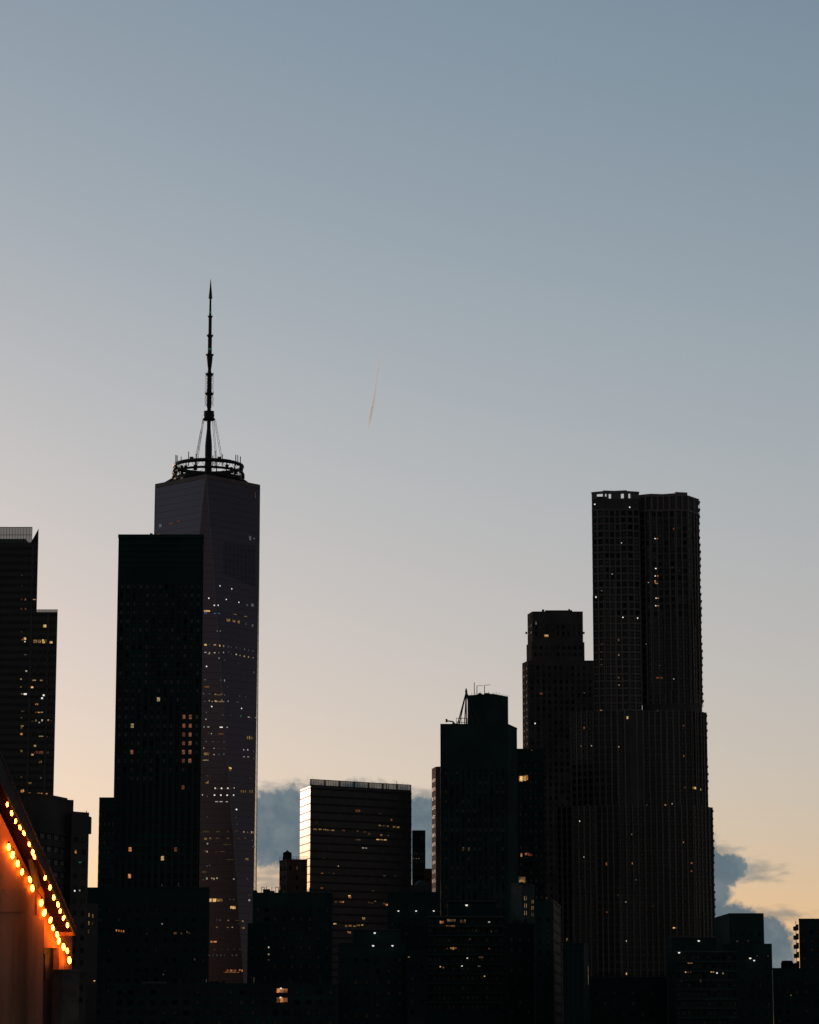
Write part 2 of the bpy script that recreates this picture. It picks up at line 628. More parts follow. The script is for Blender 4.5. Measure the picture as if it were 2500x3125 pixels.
# ------------------------------------------------------------------ ground
g = MB()
NR = 64
g.add([(0, 0, 0)] + [(60000 * math.cos(i * 2 * math.pi / NR), 60000 * math.sin(i * 2 * math.pi / NR), 0) for i in range(NR)],
      [(0, 1 + i, 1 + (i + 1) % NR) for i in range(NR)])
structure(g.build('ground', M['ground']))


# ------------------------------------------------------------------ the tapering glass tower with the spire
TY = 1705
tc0 = at(634, 1470, TY)
TX, ZT, ZB = tc0.x, at(792, 1478, TY).z, 57.0
tower = thing('skyscraper', 'tallest tapering glass skyscraper with a rooftop ring and long antenna spire', 'skyscraper', (TX, TY, 0))
ROT = math.atan2(-TX, TY) * 0 + R(2.2)


def oct_at(z, inset=0.0):
    t = (z - ZB) / (ZT - ZB)
    rb, rt = 30.5 * math.sqrt(2) - inset * 1.41, 31.4 - inset * 1.41
    pts = []
    for i in range(4):
        ab = math.radians(-135 + 90 * i) + ROT * .4
        b = Vector((rb * math.cos(ab), rb * math.sin(ab), 0))
        for da in (-45, 45):
            a2 = math.radians(-135 + 90 * i + da) + ROT
            tt = Vector((rt * math.cos(a2), rt * math.sin(a2), 0))
            p = b.lerp(tt, t)
            pts.append(Vector((TX + p.x, TY + p.y, z)))
    return pts


# dark core with one glass band for every storey set just proud of it
c = MB()
lo, hi = oct_at(ZB, .12), oct_at(ZT - 2.4, .12)
c.add(lo + hi, [(i, (i + 1) % 8, 8 + (i + 1) % 8, 8 + i) for i in range(8)] + [tuple(range(8))[::-1], tuple(range(8, 16))])
c.hexa([(TX - 31, TY - 31, 0), (TX + 31, TY - 31, 0), (TX + 31, TY + 31, 0), (TX - 31, TY + 31, 0)], [(TX - 31, TY - 31, ZB), (TX + 31, TY - 31, ZB), (TX + 31, TY + 31, ZB), (TX - 31, TY + 31, ZB)])
c.build('core', M['tower_core'], tower)
NFL = 86
fh = (ZT - 2.6 - ZB) / NFL
for k in range(NFL):
    z0, z1 = ZB + k * fh + .10, ZB + (k + 1) * fh - .10
    a, b_ = oct_at(z0), oct_at(z1)
    m = MB()
    m.add(a + b_, [(i, (i + 1) % 8, 8 + (i + 1) % 8, 8 + i) for i in range(8)])
    ai, bi = oct_at(z0, .11), oct_at(z1, .11)
    m.add(a + ai, [(i, 8 + i, 8 + (i + 1) % 8, (i + 1) % 8) for i in range(8)])
    m.add(b_ + bi, [(i, (i + 1) % 8, 8 + (i + 1) % 8, 8 + i) for i in range(8)])
    m.build('glass_band', M['tower_glass'], tower)
# folded edges of the facets
for i in range(8):
    m = MB()
    m.bar(oct_at(ZB, -.02)[i], oct_at(ZT - .5, -.02)[i], .36, 4)
    m.build('edge_trim', M['trim'], tower)
# parapet
m = MB()
a, b_, ai, bi = oct_at(ZT - 2.5, -.15), oct_at(ZT, -.15), oct_at(ZT - 2.5, .9), oct_at(ZT, .9)
m.add(a + b_ + ai + bi, [(i, (i + 1) % 8, 8 + (i + 1) % 8, 8 + i) for i in range(8)] + [(8 + i, 8 + (i + 1) % 8, 24 + (i + 1) % 8, 24 + i) for i in range(8)]
      + [(16 + (i + 1) % 8, 16 + i, 24 + i, 24 + (i + 1) % 8) for i in range(8)] + [((i + 1) % 8, i, 16 + i, 16 + (i + 1) % 8) for i in range(8)])
m.build('parapet', M['parapet'], tower)
# facet planes for what sits on the glass
ob, ot = oct_at(ZB), oct_at(ZT)
BL, BR = ob[0], ob[2]                      # front base corners
TL, TF, TR = ot[0], ot[1], ot[3]           # left, front and right roof corners


class Facet:
    def __init__(s, a, b, c_):
        s.a = a
        s.n = (b - a).cross(c_ - a).normalized()
        if s.n.y > 0:
            s.n = -s.n
        s.u = UP.cross(s.n).normalized() * 1
        if s.u.x < 0:
            s.u = -s.u
        s.w = s.n.cross(s.u)
        if s.w.z < 0:
            s.w = -s.w


FC, FR, FL = Facet(BL, BR, TF), Facet(TF, BR, TR), Facet(TL, BL, TF)


def facet_for(px, py):
    h = hit(px, py, FC.a, FC.n)
    t = max(0, min(1, (h.z - ZB) / (ZT - ZB)))
    l, r = BL.lerp(TF, t), BR.lerp(TF, t)
    if h.x > r.x:
        return FR
    if h.x < l.x:
        return FL
    return FC


def on_tower(px, py, w, h, kind):
    f = facet_for(px, py)
    p = hit(px, py, f.a, f.n) + f.n * .05
    k = FPX / TY
    o = link('window', lit_mesh(kind), tower)
    place(o, tower, p, ((f.u, f.n, f.w), (max(w / k, .5), 1, max(h / k, .5))))


TW = []   # crop (600,1750) scale 3.082
for x, y in ((219, 117), (330, 145), (115, 233), (279, 245), (397, 272), (143, 1252), (422, 1270), (167, 300), (202, 300)):
    TW.append((x, y, 12, 12, 'W'))
TW += [(94, 875, 12, 12, 'W'), (214, 797, 12, 12, 'w'), (475, 298, 24, 20, 'g'), (525, 298, 40, 34, 'g'), (98, 353, 62, 16, 'Y'), (85, 372, 30, 9, 'b'), (175, 376, 25, 8, 'b'),
       (210, 376, 25, 8, 'b'), (360, 385, 50, 8, 'a'), (460, 405, 60, 8, 'a'), (298, 440, 50, 30, 'a'), (350, 448, 40, 24, 'a'), (395, 456, 30, 30, 'a'), (525, 490, 24, 30, 'g'), (463, 475, 10, 30, 'g'),
       (196, 542, 9, 9, 'w'), (221, 542, 9, 9, 'w'), (85, 672, 26, 18, 'Y'), (172, 672, 26, 14, 'y'), (214, 678, 22, 20, 'Y'), (253, 683, 16, 18, 'y'), (124, 672, 8, 10, 'g'),
       (298, 688, 18, 18, 'g'), (372, 698, 16, 16, 'g'), (408, 705, 12, 16, 'g'), (450, 714, 18, 16, 'g'), (487, 723, 16, 16, 'g'), (530, 730, 12, 14, 'g'), (325, 695, 8, 10, 'g'),
       (85, 743, 22, 10, 'w'), (117, 757, 22, 9, 'y'), (122, 745, 10, 10, 'w'), (170, 746, 18, 9, 'w'), (214, 748, 12, 10, 'w'), (252, 744, 12, 12, 'w'), (300, 742, 14, 10, 'g'), (326, 760, 8, 10, 'g'),
       (372, 762, 18, 14, 'w'), (408, 772, 12, 14, 'y'), (448, 780, 18, 16, 'y'), (487, 787, 14, 16, 'y'), (531, 793, 10, 12, 'w'), (262, 815, 18, 8, 'g'), (390, 842, 20, 8, 'd'), (537, 930, 9, 22, 'g'),
       (80, 1000, 20, 12, 'g'), (228, 1003, 14, 10, 'g'), (262, 1008, 10, 20, 'w'), (95, 1066, 60, 14, 'o'), (235, 1066, 18, 8, 'g'), (288, 1068, 8, 10, 'g'),
       (65, 1130, 10, 14, 'g'), (120, 1132, 12, 14, 'g'), (178, 1138, 20, 14, 'y'), (215, 1142, 44, 6, 'a'), (243, 1130, 12, 18, 'y'), (262, 1143, 12, 8, 'a'),
       (75, 1203, 18, 9, 'g'), (120, 1197, 10, 12, 'w'), (146, 1205, 12, 6, 'y'), (180, 1200, 24, 16, 'y'), (218, 1206, 90, 9, 'y'), (240, 1193, 12, 18, 'y'), (296, 1203, 9, 16, 'w'), (385, 1210, 40, 5, 'g'),
       (405, 1155, 10, 16, 'g'), (462, 1163, 8, 8, 'g'), (92, 1308, 9, 14, 'g'), (88, 1372, 10, 12, 'w'), (250, 1332, 16, 10, 'g'), (318, 1335, 8, 8, 'g'), (415, 1342, 22, 22, 'G'), (490, 1352, 30, 9, 'w'), (515, 1362, 16, 8, 'g'), (552, 1357, 9, 10, 'w'), (388, 1322, 8, 7, 'g'),
       (70, 1444, 12, 12, 'w'), (110, 1444, 22, 9, 'w'), (232, 1447, 30, 10, 'W'), (286, 1448, 20, 10, 'w'), (112, 1505, 14, 8, 'd'), (140, 1507, 11, 11, 'w'), (182, 1515, 8, 8, 'g'), (230, 1510, 50, 6, 'o'),
       (90, 1580, 20, 10, 'g'), (155, 1582, 16, 8, 'g'), (212, 1582, 36, 8, 'd'), (258, 1585, 8, 10, 'g'), (478, 1545, 16, 30, 'a'), (497, 1545, 12, 34, 'y'), (514, 1546, 12, 34, 'a'), (528, 1552, 9, 18, 'a'),
       (68, 1643, 10, 14, 'w'), (165, 1645, 12, 9, 'w'), (212, 1645, 34, 6, 'd'), (258, 1648, 8, 12, 'g'), (442, 1660, 16, 14, 'w'), (480, 1660, 16, 14, 'w'), (445, 1725, 24, 9, 'w'), (485, 1725, 24, 9, 'w'), (537, 1675, 12, 22, 'g'), (535, 1740, 18, 24, 'd'),
       (95, 1697, 56, 26, 'a'), (165, 1705, 12, 9, 'w'), (208, 1703, 22, 8, 'g'), (257, 1700, 9, 20, 'g'), (85, 1757, 60, 9, 'y'), (316, 1832, 34, 20, 'Y'), (312, 1852, 36, 6, 'a'), (258, 1847, 8, 8, 'g'),
       (100, 1905, 30, 12, 'd'), (98, 1970, 30, 14, 'a'), (108, 1957, 8, 8, 'y'), (505, 1925, 36, 6, 'd'), (265, 2026, 210, 11, 'd'), (55, 2083, 12, 12, 'w'), (100, 2095, 10, 12, 'g'),
       (418, 2050, 14, 26, 'a'), (440, 2050, 14, 28, 'a'), (460, 2052, 10, 26, 'a'), (498, 2052, 18, 28, 'a'), (522, 2052, 16, 28, 'a'), (190, 2147, 30, 9, 'w'), (232, 2147, 30, 9, 'w'), (285, 2148, 24, 9, 'w')]
for x in (175, 235, 294, 353):
    TW += [(x, 2022, 13, 14, 'W'), (x - 6, 2086, 13, 13, 'W')]
for x, y, w, h, k in TW:
    on_tower(600 + x / 3.082, 1750 + y / 3.082, w / 3.082, h / 3.082, k)
TW = [(262, 260, 14, 9, 'W'), (70, 310, 8, 10, 'g'), (260, 312, 8, 10, 'g'), (265, 356, 12, 6, 'g'), (65, 405, 46, 14, 'd'), (140, 405, 26, 10, 'd'), (205, 405, 14, 10, 'd'), (260, 402, 30, 8, 'd'), (310, 408, 12, 12, 'y'), (335, 410, 10, 10, 'g'), (362, 410, 12, 16, 'y'), (378, 412, 12, 16, 'y'),
      (60, 452, 20, 14, 'a'), (90, 450, 12, 14, 'a'), (140, 450, 30, 10, 'd'), (210, 450, 24, 12, 'd'), (275, 450, 24, 8, 'd'), (72, 485, 9, 10, 'w'), (200, 490, 60, 8, 'd'), (60, 535, 30, 14, 'd'), (70, 537, 9, 10, 'w'), (155, 537, 70, 7, 'd'), (215, 590, 60, 6, 'd'), (330, 588, 32, 16, 'a'),
      (365, 462, 14, 8, 'g'), (375, 505, 20, 12, 'g'), (318, 448, 24, 10, 'd'), (85, 628, 8, 12, 'g'), (70, 632, 8, 8, 'g'), (50, 672, 36, 14, 'd'), (68, 714, 10, 14, 'w'), (100, 712, 10, 10, 'y'), (115, 717, 9, 14, 'y'), (135, 712, 9, 10, 'w'), (40, 722, 24, 8, 'd'), (245, 718, 9, 9, 'w'), (335, 717, 18, 5, 'g'),
      (92, 857, 24, 24, 'Y'), (118, 857, 24, 24, 'Y'), (152, 857, 40, 20, 'a'), (240, 905, 36, 20, 'Y'), (58, 940, 20, 8, 'w'), (346, 857, 18, 12, 'w'), (220, 852, 8, 6, 'g'), (245, 852, 8, 6, 'g'), (345, 825, 30, 5, 'd'), (60, 905, 36, 8, 'd'),
      (60, 987, 16, 7, 'y'), (135, 987, 10, 6, 'g'), (155, 988, 10, 6, 'g'), (208, 990, 10, 6, 'y'), (268, 990, 24, 6, 'd'), (303, 995, 18, 9, 'y'), (55, 1033, 20, 7, 'Y'), (135, 1035, 14, 6, 'a'), (205, 1036, 14, 6, 'a'), (235, 1035, 10, 6, 'y'), (306, 1040, 26, 14, 'a'),
      (40, 1133, 34, 14, 'o'), (98, 1130, 16, 12, 'O'), (122, 1130, 22, 10, 'O'), (205, 1320, 16, 12, 'o'), (228, 1320, 16, 12, 'O'), (252, 1320, 20, 12, 'o'), (285, 1317, 9, 8, 'O'), (300, 1320, 10, 14, 'O'), (230, 1331, 110, 4, 'o')]
for x in (30, 55, 82, 110, 135, 160, 182, 235, 262, 300):
    TW.append((x, 1219, 9, 6, 'g'))
for x in (120, 165, 208, 245, 285):
    TW.append((x, 1180, 10, 6, 'd'))
for x, y, w, h, k in TW:
    on_tower(600 + x / 2.156, 2350 + y / 2.156, w / 2.156, h / 2.156, k)
for x, y, w, h, k in ((555, 1460, 12, 9, 'g'), (585, 1460, 12, 8, 'g'), (490, 1604, 14, 12, 'g'), (522, 1598, 26, 4, 'r'), (545, 1591, 14, 4, 'r'), (763, 1642, 10, 16, 'g'), (775, 1643, 9, 6, 'g'), (485, 1630, 20, 4, 'r'), (486, 1495, 4, 14, 'd'), (779, 1512, 4, 24, 'd')):
    on_tower(x, y, w, h, k)
# upright louvres of the plant floors on the right-hand facet
m = MB()
for i in range(24):
    px = 684 + i * 4.1
    y0, y1 = 1655 + (px - 684) * .12, 1752 + (px - 684) * .42
    a = hit(px, y1, FR.a, FR.n) + FR.n * .02
    b_ = hit(px, y0, FR.a, FR.n) + FR.n * .02
    w = FR.u * .11
    m.hexa([a - w, a + w, a + w + FR.n * .10, a - w + FR.n * .10], [b_ - w, b_ + w, b_ + w + FR.n * .10, b_ - w + FR.n * .10])
m.build('louvre_panel', M['louvre'], tower)

# roof ring: three round tubes on posts with X bracing, equipment on top
RZ0 = ZT + .4
MX = at(635.5, 1440, TY)
RC = Vector((TX + .3, TY, 0))
ring = MB()
RR, n = 20.8, 40


def rp(i, z, r=RR):
    a = i * 2 * math.pi / n
    return Vector((RC.x + r * math.cos(a), RC.y + r * math.sin(a), z))


tiers = ((RZ0 + 1.6, 1.0, RR - .5), (RZ0 + 6.2, .75, RR), (RZ0 + 10.6, 1.15, RR - .3))
for z, rad, rr_ in tiers:
    for i in range(n):
        ring.bar(rp(i, z, rr_), rp(i + 1, z, rr_), rad, 6)
for i in range(0, n, 2):
    ring.bar(rp(i, RZ0 - .6, RR - .5), rp(i, RZ0 + 10.6), .35, 5)
    ring.bar(rp(i, RZ0 + 6.2), rp(i + 1, RZ0 + 10.4), .16, 4)
    ring.bar(rp(i + 2, RZ0 + 6.2), rp(i + 1, RZ0 + 10.4), .16, 4)
    ring.bar(rp(i, RZ0 + 2), rp(i + 2, RZ0 + 6), .14, 4)
ring.lathe((RC.x, RC.y), [(RR - 2.2, RZ0 + .2), (RR - .6, RZ0 + .3), (RR - .6, RZ0 + 3.4), (RR - 2.2, RZ0 + 3.5)], n)
ring = ring.build('roof_ring', M['mast'], tower)
rr = random.Random(3)
for i in range(0, n, 1):     # dish housings and panels clipped to the ring, thicker towards both ends
    if abs(math.cos(i * 2 * math.pi / n)) > .55 or i % 5 == 0:
        p = rp(i, RZ0 + rr.uniform(2, 9), RR + .2)
        MB().lathe((p.x, p.y), [(.5, p.z - .9), (1.0, p.z - .6), (1.05, p.z + .7), (.6, p.z + 1.1)], 8).build('dish_housing', M['mast'], ring)
for px, py0, py1, w in ((537, 1402, 1388, .3), (541, 1402, 1390, .3), (553, 1400, 1393, .25), (576, 1396, 1378, .28), (657, 1396, 1376, .28), (720, 1400, 1388, .3), (726, 1403, 1389, .25), (734, 1404, 1393, .3), (600, 1396, 1385, .25), (679, 1396, 1386, .25), (650, 1395, 1390, .3)):
    a, b_ = at(px, py0, TY - 3), at(px, py1, TY - 3)
    a.z = RZ0 + 10.4
    MB().bar(a, b_, w, 5).build('whip_antenna', M['mast'], ring)
for px, dy in ((585, -14), (670, -14), (597, 10)):
    a = at(px, 1395, TY + dy)
    MB().box(a.x - 1.1, a.x + 1.1, a.y - 1, a.y + 1, RZ0 + 10.5, RZ0 + 13.6).build('equipment_cabinet', M['parapet'], ring)
# low plant walls showing past both ends of the ring
for px0, px1, yy in ((497, 530, 1452), (737, 765, 1452)):
    a, b_ = at(px0, yy, TY + 2), at(px1, yy, TY + 2)
    s_ = 1 if px0 < 600 else -1
    m = MB()
    za, zb = (ZT + .3, ZT + 4.2) if s_ > 0 else (ZT + 4.2, ZT + .3)
    m.hexa([(a.x, TY - 1, ZT - 2), (b_.x, TY - 1, ZT - 2), (b_.x, TY + 3, ZT - 2), (a.x, TY + 3, ZT - 2)], [(a.x, TY - 1, za), (b_.x, TY - 1, zb), (b_.x, TY + 3, zb), (a.x, TY + 3, za)])
    m.build('plant_wall', M['metal'], tower)

# spire: profile read off the photograph, half width and height
KX = TY / FPX / 3.267


def mz(Y_):
    return at(640, 820 + Y_ / 3.267, TY).z


mx_, my_ = MX.x, TY
prof = [(36, 1985), (36, 1770), (31, 1700), (24, 1640), (20, 1590), (20, 1505), (22, 1440), (20, 1400), (24, 1380), (25, 1260), (24, 1240), (24, 1060), (20, 1040),
        (17, 1005), (22, 975), (31, 890), (28, 865), (21, 845), (21, 690), (17, 655), (17, 490), (12, 465), (10, 300), (20, 296), (18, 280), (2, 105)]
PZ = [(h * KX, mz(y)) for h, y in prof]
PZ[0] = (36 * KX, ZT - 1)
mast = MB().lathe((mx_, my_), PZ, 14).build('mast', M['mast'], tower)
for y, h in ((1245, 45), (1052, 42), (860, 40), (668, 33), (478, 24)):
    z = mz(y)
    MB().lathe((mx_, my_), [(h * KX, z - .35), (h * KX, z + .35)], 16).lathe((mx_, my_), [(h * KX * .8, z - .9), (h * KX * .8, z - .36)], 12).build('platform', M['mast'], mast)
    b = MB()
    for i in range(6):
        a = i * math.pi / 3
        q = Vector((mx_ + h * KX * math.cos(a), my_ + h * KX * math.sin(a), z))
        b.bar(q + UP * .3, q + UP * 1.2, .1, 4)
    b.build('railing', M['mast'], mast)
dz0, dz1 = mz(1500), mz(1430)
MB().lathe((mx_, my_), [(3.0, dz0 - .8), (3.9, dz0 - .4), (3.9, dz0 + .2), (3.1, dz0 + .3), (3.3, (dz0 + dz1) / 2), (3.0, dz1 - .2), (3.3, dz1), (3.2, dz1 + .4)], 14).build('drum', M['mast'], mast)
for s0, s1 in ((1060, 1235), (1260, 1375)):      # little dipole antennas standing off the shaft
    for j in range(7):
        z = mz(s1 - (s1 - s0) * (j + .5) / 7)
        b = MB()
        for i in range(6):
            a = i * math.pi / 3 + j * .3
            q = Vector((mx_ + 2.5 * math.cos(a), my_ + 2.5 * math.sin(a), z))
            b.bar((mx_, my_, z), q, .07, 4)
            b.bar(q - UP * .75, q + UP * .75, .10, 4)
        b.build('dipole_array', M['mast'], mast)
for y, h in ((805, 22), (435, 12)):
    z = mz(y)
    MB().lathe((mx_, my_), [(h * KX, z - .6), (h * KX + .06, z - .5), (h * KX + .06, z + .5), (h * KX, z + .6)], 14).build('marker_light', M['G'], mast)
for xt, xb, dyy in ((522, 440, 9), (530, 452, -9), (622, 668, -9), (640, 716, 9)):
    a = Vector((at(460 + xt / 3.267, 1278, TY).x, TY + dyy * .15, dz0 - .5))
    b_ = Vector((at(460 + xb / 3.267, 1390, TY).x, TY + dyy, RZ0 + 10.8))
    m = MB()
    side = Vector((.45, 0, 0))
    m.bar(a - side, b_ - side, .13, 4)
    m.bar(a + side, b_ + side, .13, 4)
    for j in range(14):
        p, q = a.lerp(b_, j / 14), a.lerp(b_, (j + 1) / 14)
        sg = side if j % 2 else -side
        m.bar(p - sg, q + sg, .07, 3)
    m.build('stay', M['brace'], tower)

# ------------------------------------------------------------------ dark slab in front of it
BY = 1150
poly, f = foot(((362, BY), (622, BY)), 1633, 36)
zt = at(500, 1633, BY).z
slab = thing('skyscraper', 'plain black slab tower with rows of small windows, overlapping the glass tower', 'skyscraper', base_of(poly))
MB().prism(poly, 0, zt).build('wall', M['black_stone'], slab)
fc = Face(*f)
ws = Windows(slab)
zrow, chh = fc.uz(582, 2188)[1], None
zr2 = fc.uz(582, 2322)[1]
chh = (zrow - zr2) / 5
ztop_g = zrow + chh * .5 + chh * 15
nrow = 50
lits = [(582, y, 9, 9, 'o') for y in (2188, 2214, 2243, 2269, 2297, 2322)] + [(563, y, 9, 9, 'o') for y in (2188, 2214, 2297)] + [(563, y, 9, 9, 'r') for y in (2243, 2269, 2322)] + \
       [(602, y, 9, 9, 'pane_pale') for y in (2188, 2214, 2243, 2269)] + [(405, 2297, 9, 9, 'o'), (404, 2212, 5, 5, 'y'), (486, 2138, 5, 5, 'y'), (565, 2402, 9, 9, 'r'), (398, 2595, 9, 9, 'O'), (497, 2622, 9, 9, 'Y'), (398, 2680, 9, 9, 'O'), (536, 2599, 9, 9, 'r'),
        (400, 2570, 6, 6, 'pane_grey'), (469, 2080, 9, 9, 'pane_grey'), (486, 2080, 9, 9, 'pane_grey'), (403, 2378, 9, 9, 'pane_grey'), (419, 2378, 9, 9, 'pane_grey'), (585, 2402, 9, 9, 'pane_grey'), (512, 1790, 9, 9, 'pane_grey'), (530, 1790, 9, 9, 'pane_grey'), (413, 1797, 9, 9, 'pane_grey'), (432, 1797, 9, 9, 'pane_grey'), (526, 1891, 9, 9, 'pane_grey'), (568, 1925, 9, 9, 'pane_grey')]
rr = random.Random(11)
blind = {(i, j): rr.random() for i in range(13) for j in range(60)}
rows_lit = {j: rr.random() < .55 for j in range(60)}
ws.grid(fc, ztop_g - nrow * chh, ztop_g, 13, nrow, .56, .60, lits, u0=.45, u1=fc.L - .5, pier=M['black_pier'], band=M['black_stone'],
        rnd=lambda i, j: 'pane_grey' if rows_lit[j] and blind[(i, j)] < .5 else 'pane')
ws.finish()
fc.block('cornice', slab, M['black_pier'], -.15, fc.L + .15, zt - 1.2, zt + .25, -.3, .45)
MB().bar(at(460, 1634, BY + 5), at(460, 1627, BY + 5), .35).box(at(457, 1630, BY).x, at(463, 1630, BY).x, BY + 4, BY + 6, zt + .9, zt + 1.4).build('roof_hoist', M['metal'], slab)
for k in range(5):
    fc.block('louvre_band', slab, M['black_pier'], .6, fc.L - .6, zt - 4 - k * 2.3, zt - 2.9 - k * 2.3, 0, .12)

# low slab on its left
poly, f = foot(((303, 1010), (352, 1010)), 2437, 42)
zt = at(330, 2437, 1010).z
t = thing('apartment_block', 'narrow black block standing against the left foot of the black slab tower', 'building', base_of(poly))
MB().prism(poly, 0, zt).build('wall', M['black_stone'], t)
parapet(t, f, zt, M['black_stone'], .4)
a = at(343, 2436, 1016)
MB().box(a.x - .9, a.x + .75, 1014, 1020, zt - .1, zt + .7).build('roof_house', M['metal'], t)
ws = Windows(t)
ws.grid(Face(*f), zt - 70, zt - 4, 4, 20, .5, .5, band=M['black_stone'])
ws.finish()

# ------------------------------------------------------------------ braced tower at the left edge
CYY = 1600
t = thing('skyscraper', 'stepped steel-braced office tower with lit floors at the left edge', 'skyscraper', base_of([P2(0, 1900, CYY)]))
xl, xm, xr = at(-60, 1655, CYY).x, at(117, 1655, CYY).x, at(176, 1866, CYY).x
z1, z2 = at(60, 1655, CYY).z, at(150, 1868, CYY).z
m = MB()
m.prism([(xl, CYY), (xm, CYY), flank((xm, CYY), CYY + 50), flank((xl, CYY), CYY + 50)], 0, z1)
m.prism([(xm, CYY + .002), (xr, CYY + .002), flank((xr, CYY), CYY + 45), flank((xm, CYY), CYY + 45)], 0, z2)
m.build('wall', M['office_glass'], t)
f1, f2 = Face((xl, CYY), (xm, CYY)), Face((xm, CYY), (xr, CYY))
nf = 78
for k in range(nf):
    z = 20 + k * (z1 - 20) / nf
    f1.block('spandrel', t, M['ribbon_band'], 0, f1.L, z, z + 1.7, 0, .18)
    if z + 2 < z2:
        f2.block('spandrel', t, M['ribbon_band'], 0, f2.L, z, z + 1.7, 0, .18)
# wedge-shaped fin above the roof, wire-glass screens
ca, cb = at(93, 1660, CYY), at(118, 1613, CYY)
m = MB()
zz = cb.z
m.extrude([(ca.x, CYY - .2, z1 - .5), (xm, CYY - .2, z1 - .5), (cb.x, CYY - .2, zz), ((ca.x * .55 + cb.x * .45), CYY - .2, z1 + 3.2)], (-1.6, 12, 0))
m.build('roof_fin', M['ribbon_band'], t)
sx0, sx1, sz = xl, at(97, 1605, CYY).x, at(80, 1606, CYY).z
MB().box(sx0, sx1, CYY + 3, CYY + 3.15, z1, sz).build('roof_screen', M['screen'], t)
m = MB()
for i in range(12):
    x = sx1 - i * (sx1 - sx0) / 18 - .1
    m.box(x - .09, x + .09, CYY + 2.8, CYY + 2.98, z1, sz + .05)
m.box(sx0, sx1, CYY + 2.75, CYY + 2.95, sz - .25, sz + .1)
m.box(sx0, sx1, CYY + 2.72, CYY + 2.92, (z1 + sz) / 2, (z1 + sz) / 2 + .25)
m.build('screen_frame', M['metal'], t)
a = at(70, 1645, CYY)
MB().box(xl, a.x + .5, CYY + 8, CYY + 20, z1 - .1, z1 + 3.4).build('roof_house', M['metal'], t)
MB().box(xm, xr, CYY + .3, CYY + .42, z2, z2 + 1.5).build('glass_railing', M['screen'], t)
m = MB()
for i in range(10):
    x = xm + (xr - xm) * (i + .05) / 9.2
    m.box(x - .05, x + .05, CYY + .18, CYY + .29, z2, z2 + 1.5)
m.box(xm, xr, CYY + .16, CYY + .28, z2 + 1.4, z2 + 1.55)
m.build('railing_frame', M['metal'], t)
# columns and zigzag bracing


def strip(face, root, name, m_, p, q, w, out):
    a = face.pt(*face.uz(*p), out)
    b_ = face.pt(*face.uz(*q), out)
    d = (b_ - a).normalized()
    sd_ = face.n.cross(d).normalized() * (w / 2)
    o = MB().hexa([a - sd_, a + sd_, a + sd_ + face.n * .3, a - sd_ + face.n * .3], [b_ - sd_, b_ + sd_, b_ + sd_ + face.n * .3, b_ - sd_ + face.n * .3]).build(name, m_, root)
    return o


xc1, xc2 = at(95.5, 1900, CYY).x, at(147.5, 1900, CYY).x
fw = Face((xl, CYY), (xr, CYY))
for xc, zt_ in ((xc1, z1 - 1), (xc2, z2 - .4)):
    fw.block('column', t, M['brace'], xc - xl - .65, xc - xl + .65, 0, zt_, .2, .62)
zig = [(95, 1872), (144, 1968), (90, 2070), (138, 2165), (88, 2255), (134, 2350), (86, 2440)]
for p, q in zip(zig, zig[1:]):
    strip(fw, t, 'brace', M['brace'], p, q, .62, .22)
for x, y, w, h, k in ((188, 810, 24, 26, 'Y'), (180, 925, 24, 32, 'Y'), (118, 925, 30, 26, 'a'), (150, 925, 24, 28, 'a'), (198, 925, 10, 28, 'a'), (235, 932, 22, 18, 'Y'), (40, 905, 18, 22, 'Y'), (22, 912, 12, 14, 'a'), (40, 927, 8, 8, 'W'), (110, 612, 26, 7, 'y'), (14, 612, 10, 16, 'r'), (44, 612, 10, 16, 'o'),
                      (14, 682, 8, 14, 'r'), (44, 682, 10, 14, 'o'), (14, 855, 8, 12, 'r'), (45, 1025, 24, 6, 'g'), (50, 1147, 13, 12, 'w'), (108, 1216, 28, 10, 'y'), (162, 1217, 20, 10, 'y'), (10, 1207, 12, 9, 'y'), (95, 1268, 32, 14, 'Y'), (10, 1266, 12, 8, 'a'),
                      (42, 1319, 24, 13, 'W'), (18, 1318, 14, 8, 'y'), (180, 1328, 14, 13, 'W'), (168, 1350, 14, 13, 'W'), (195, 1330, 8, 8, 'y'), (122, 1395, 9, 14, 'O'), (136, 1395, 9, 14, 'O'), (124, 1455, 18, 8, 'o'), (145, 1456, 16, 8, 'O'), (166, 1455, 20, 7, 'y'),
                      (25, 1448, 24, 10, 'd'), (14, 1497, 8, 10, 'a'), (122, 1517, 12, 14, 'y'), (147, 1532, 10, 10, 'w'), (168, 1516, 12, 16, 'w'), (214, 1514, 12, 14, 'y'), (95, 1522, 14, 8, 'd'), (236, 1520, 10, 10, 'd'), (20, 1557, 22, 10, 'y'), (15, 1572, 14, 8, 'a'), (15, 1618, 18, 16, 'O'),
                      (160, 1635, 34, 8, 'y'), (205, 1638, 10, 8, 'r'), (115, 1707, 18, 16, 'y'), (96, 1772, 18, 14, 'Y'), (125, 1755, 30, 22, 'r'), (160, 1755, 34, 22, 'r'), (210, 1756, 24, 14, 'd'), (155, 1825, 22, 18, 'a'), (158, 1945, 12, 14, 'g'), (75, 1985, 28, 14, 'a'),
                      (14, 2048, 12, 24, 'O'), (28, 2042, 12, 26, 'O'), (70, 2060, 24, 9, 'O'), (142, 2063, 20, 9, 'O'), (164, 2063, 16, 9, 'O'), (203, 2064, 14, 9, 'O'), (14, 1745, 14, 18, 'a'), (14, 1940, 16, 10, 'd'), (16, 430, 5, 6, 'g'), (16, 510, 5, 6, 'g')):
    fw.lit(t, 60 + x / 2.45, 1580 + y / 2.45, w / 2.45, h / 2.45, k, .21)


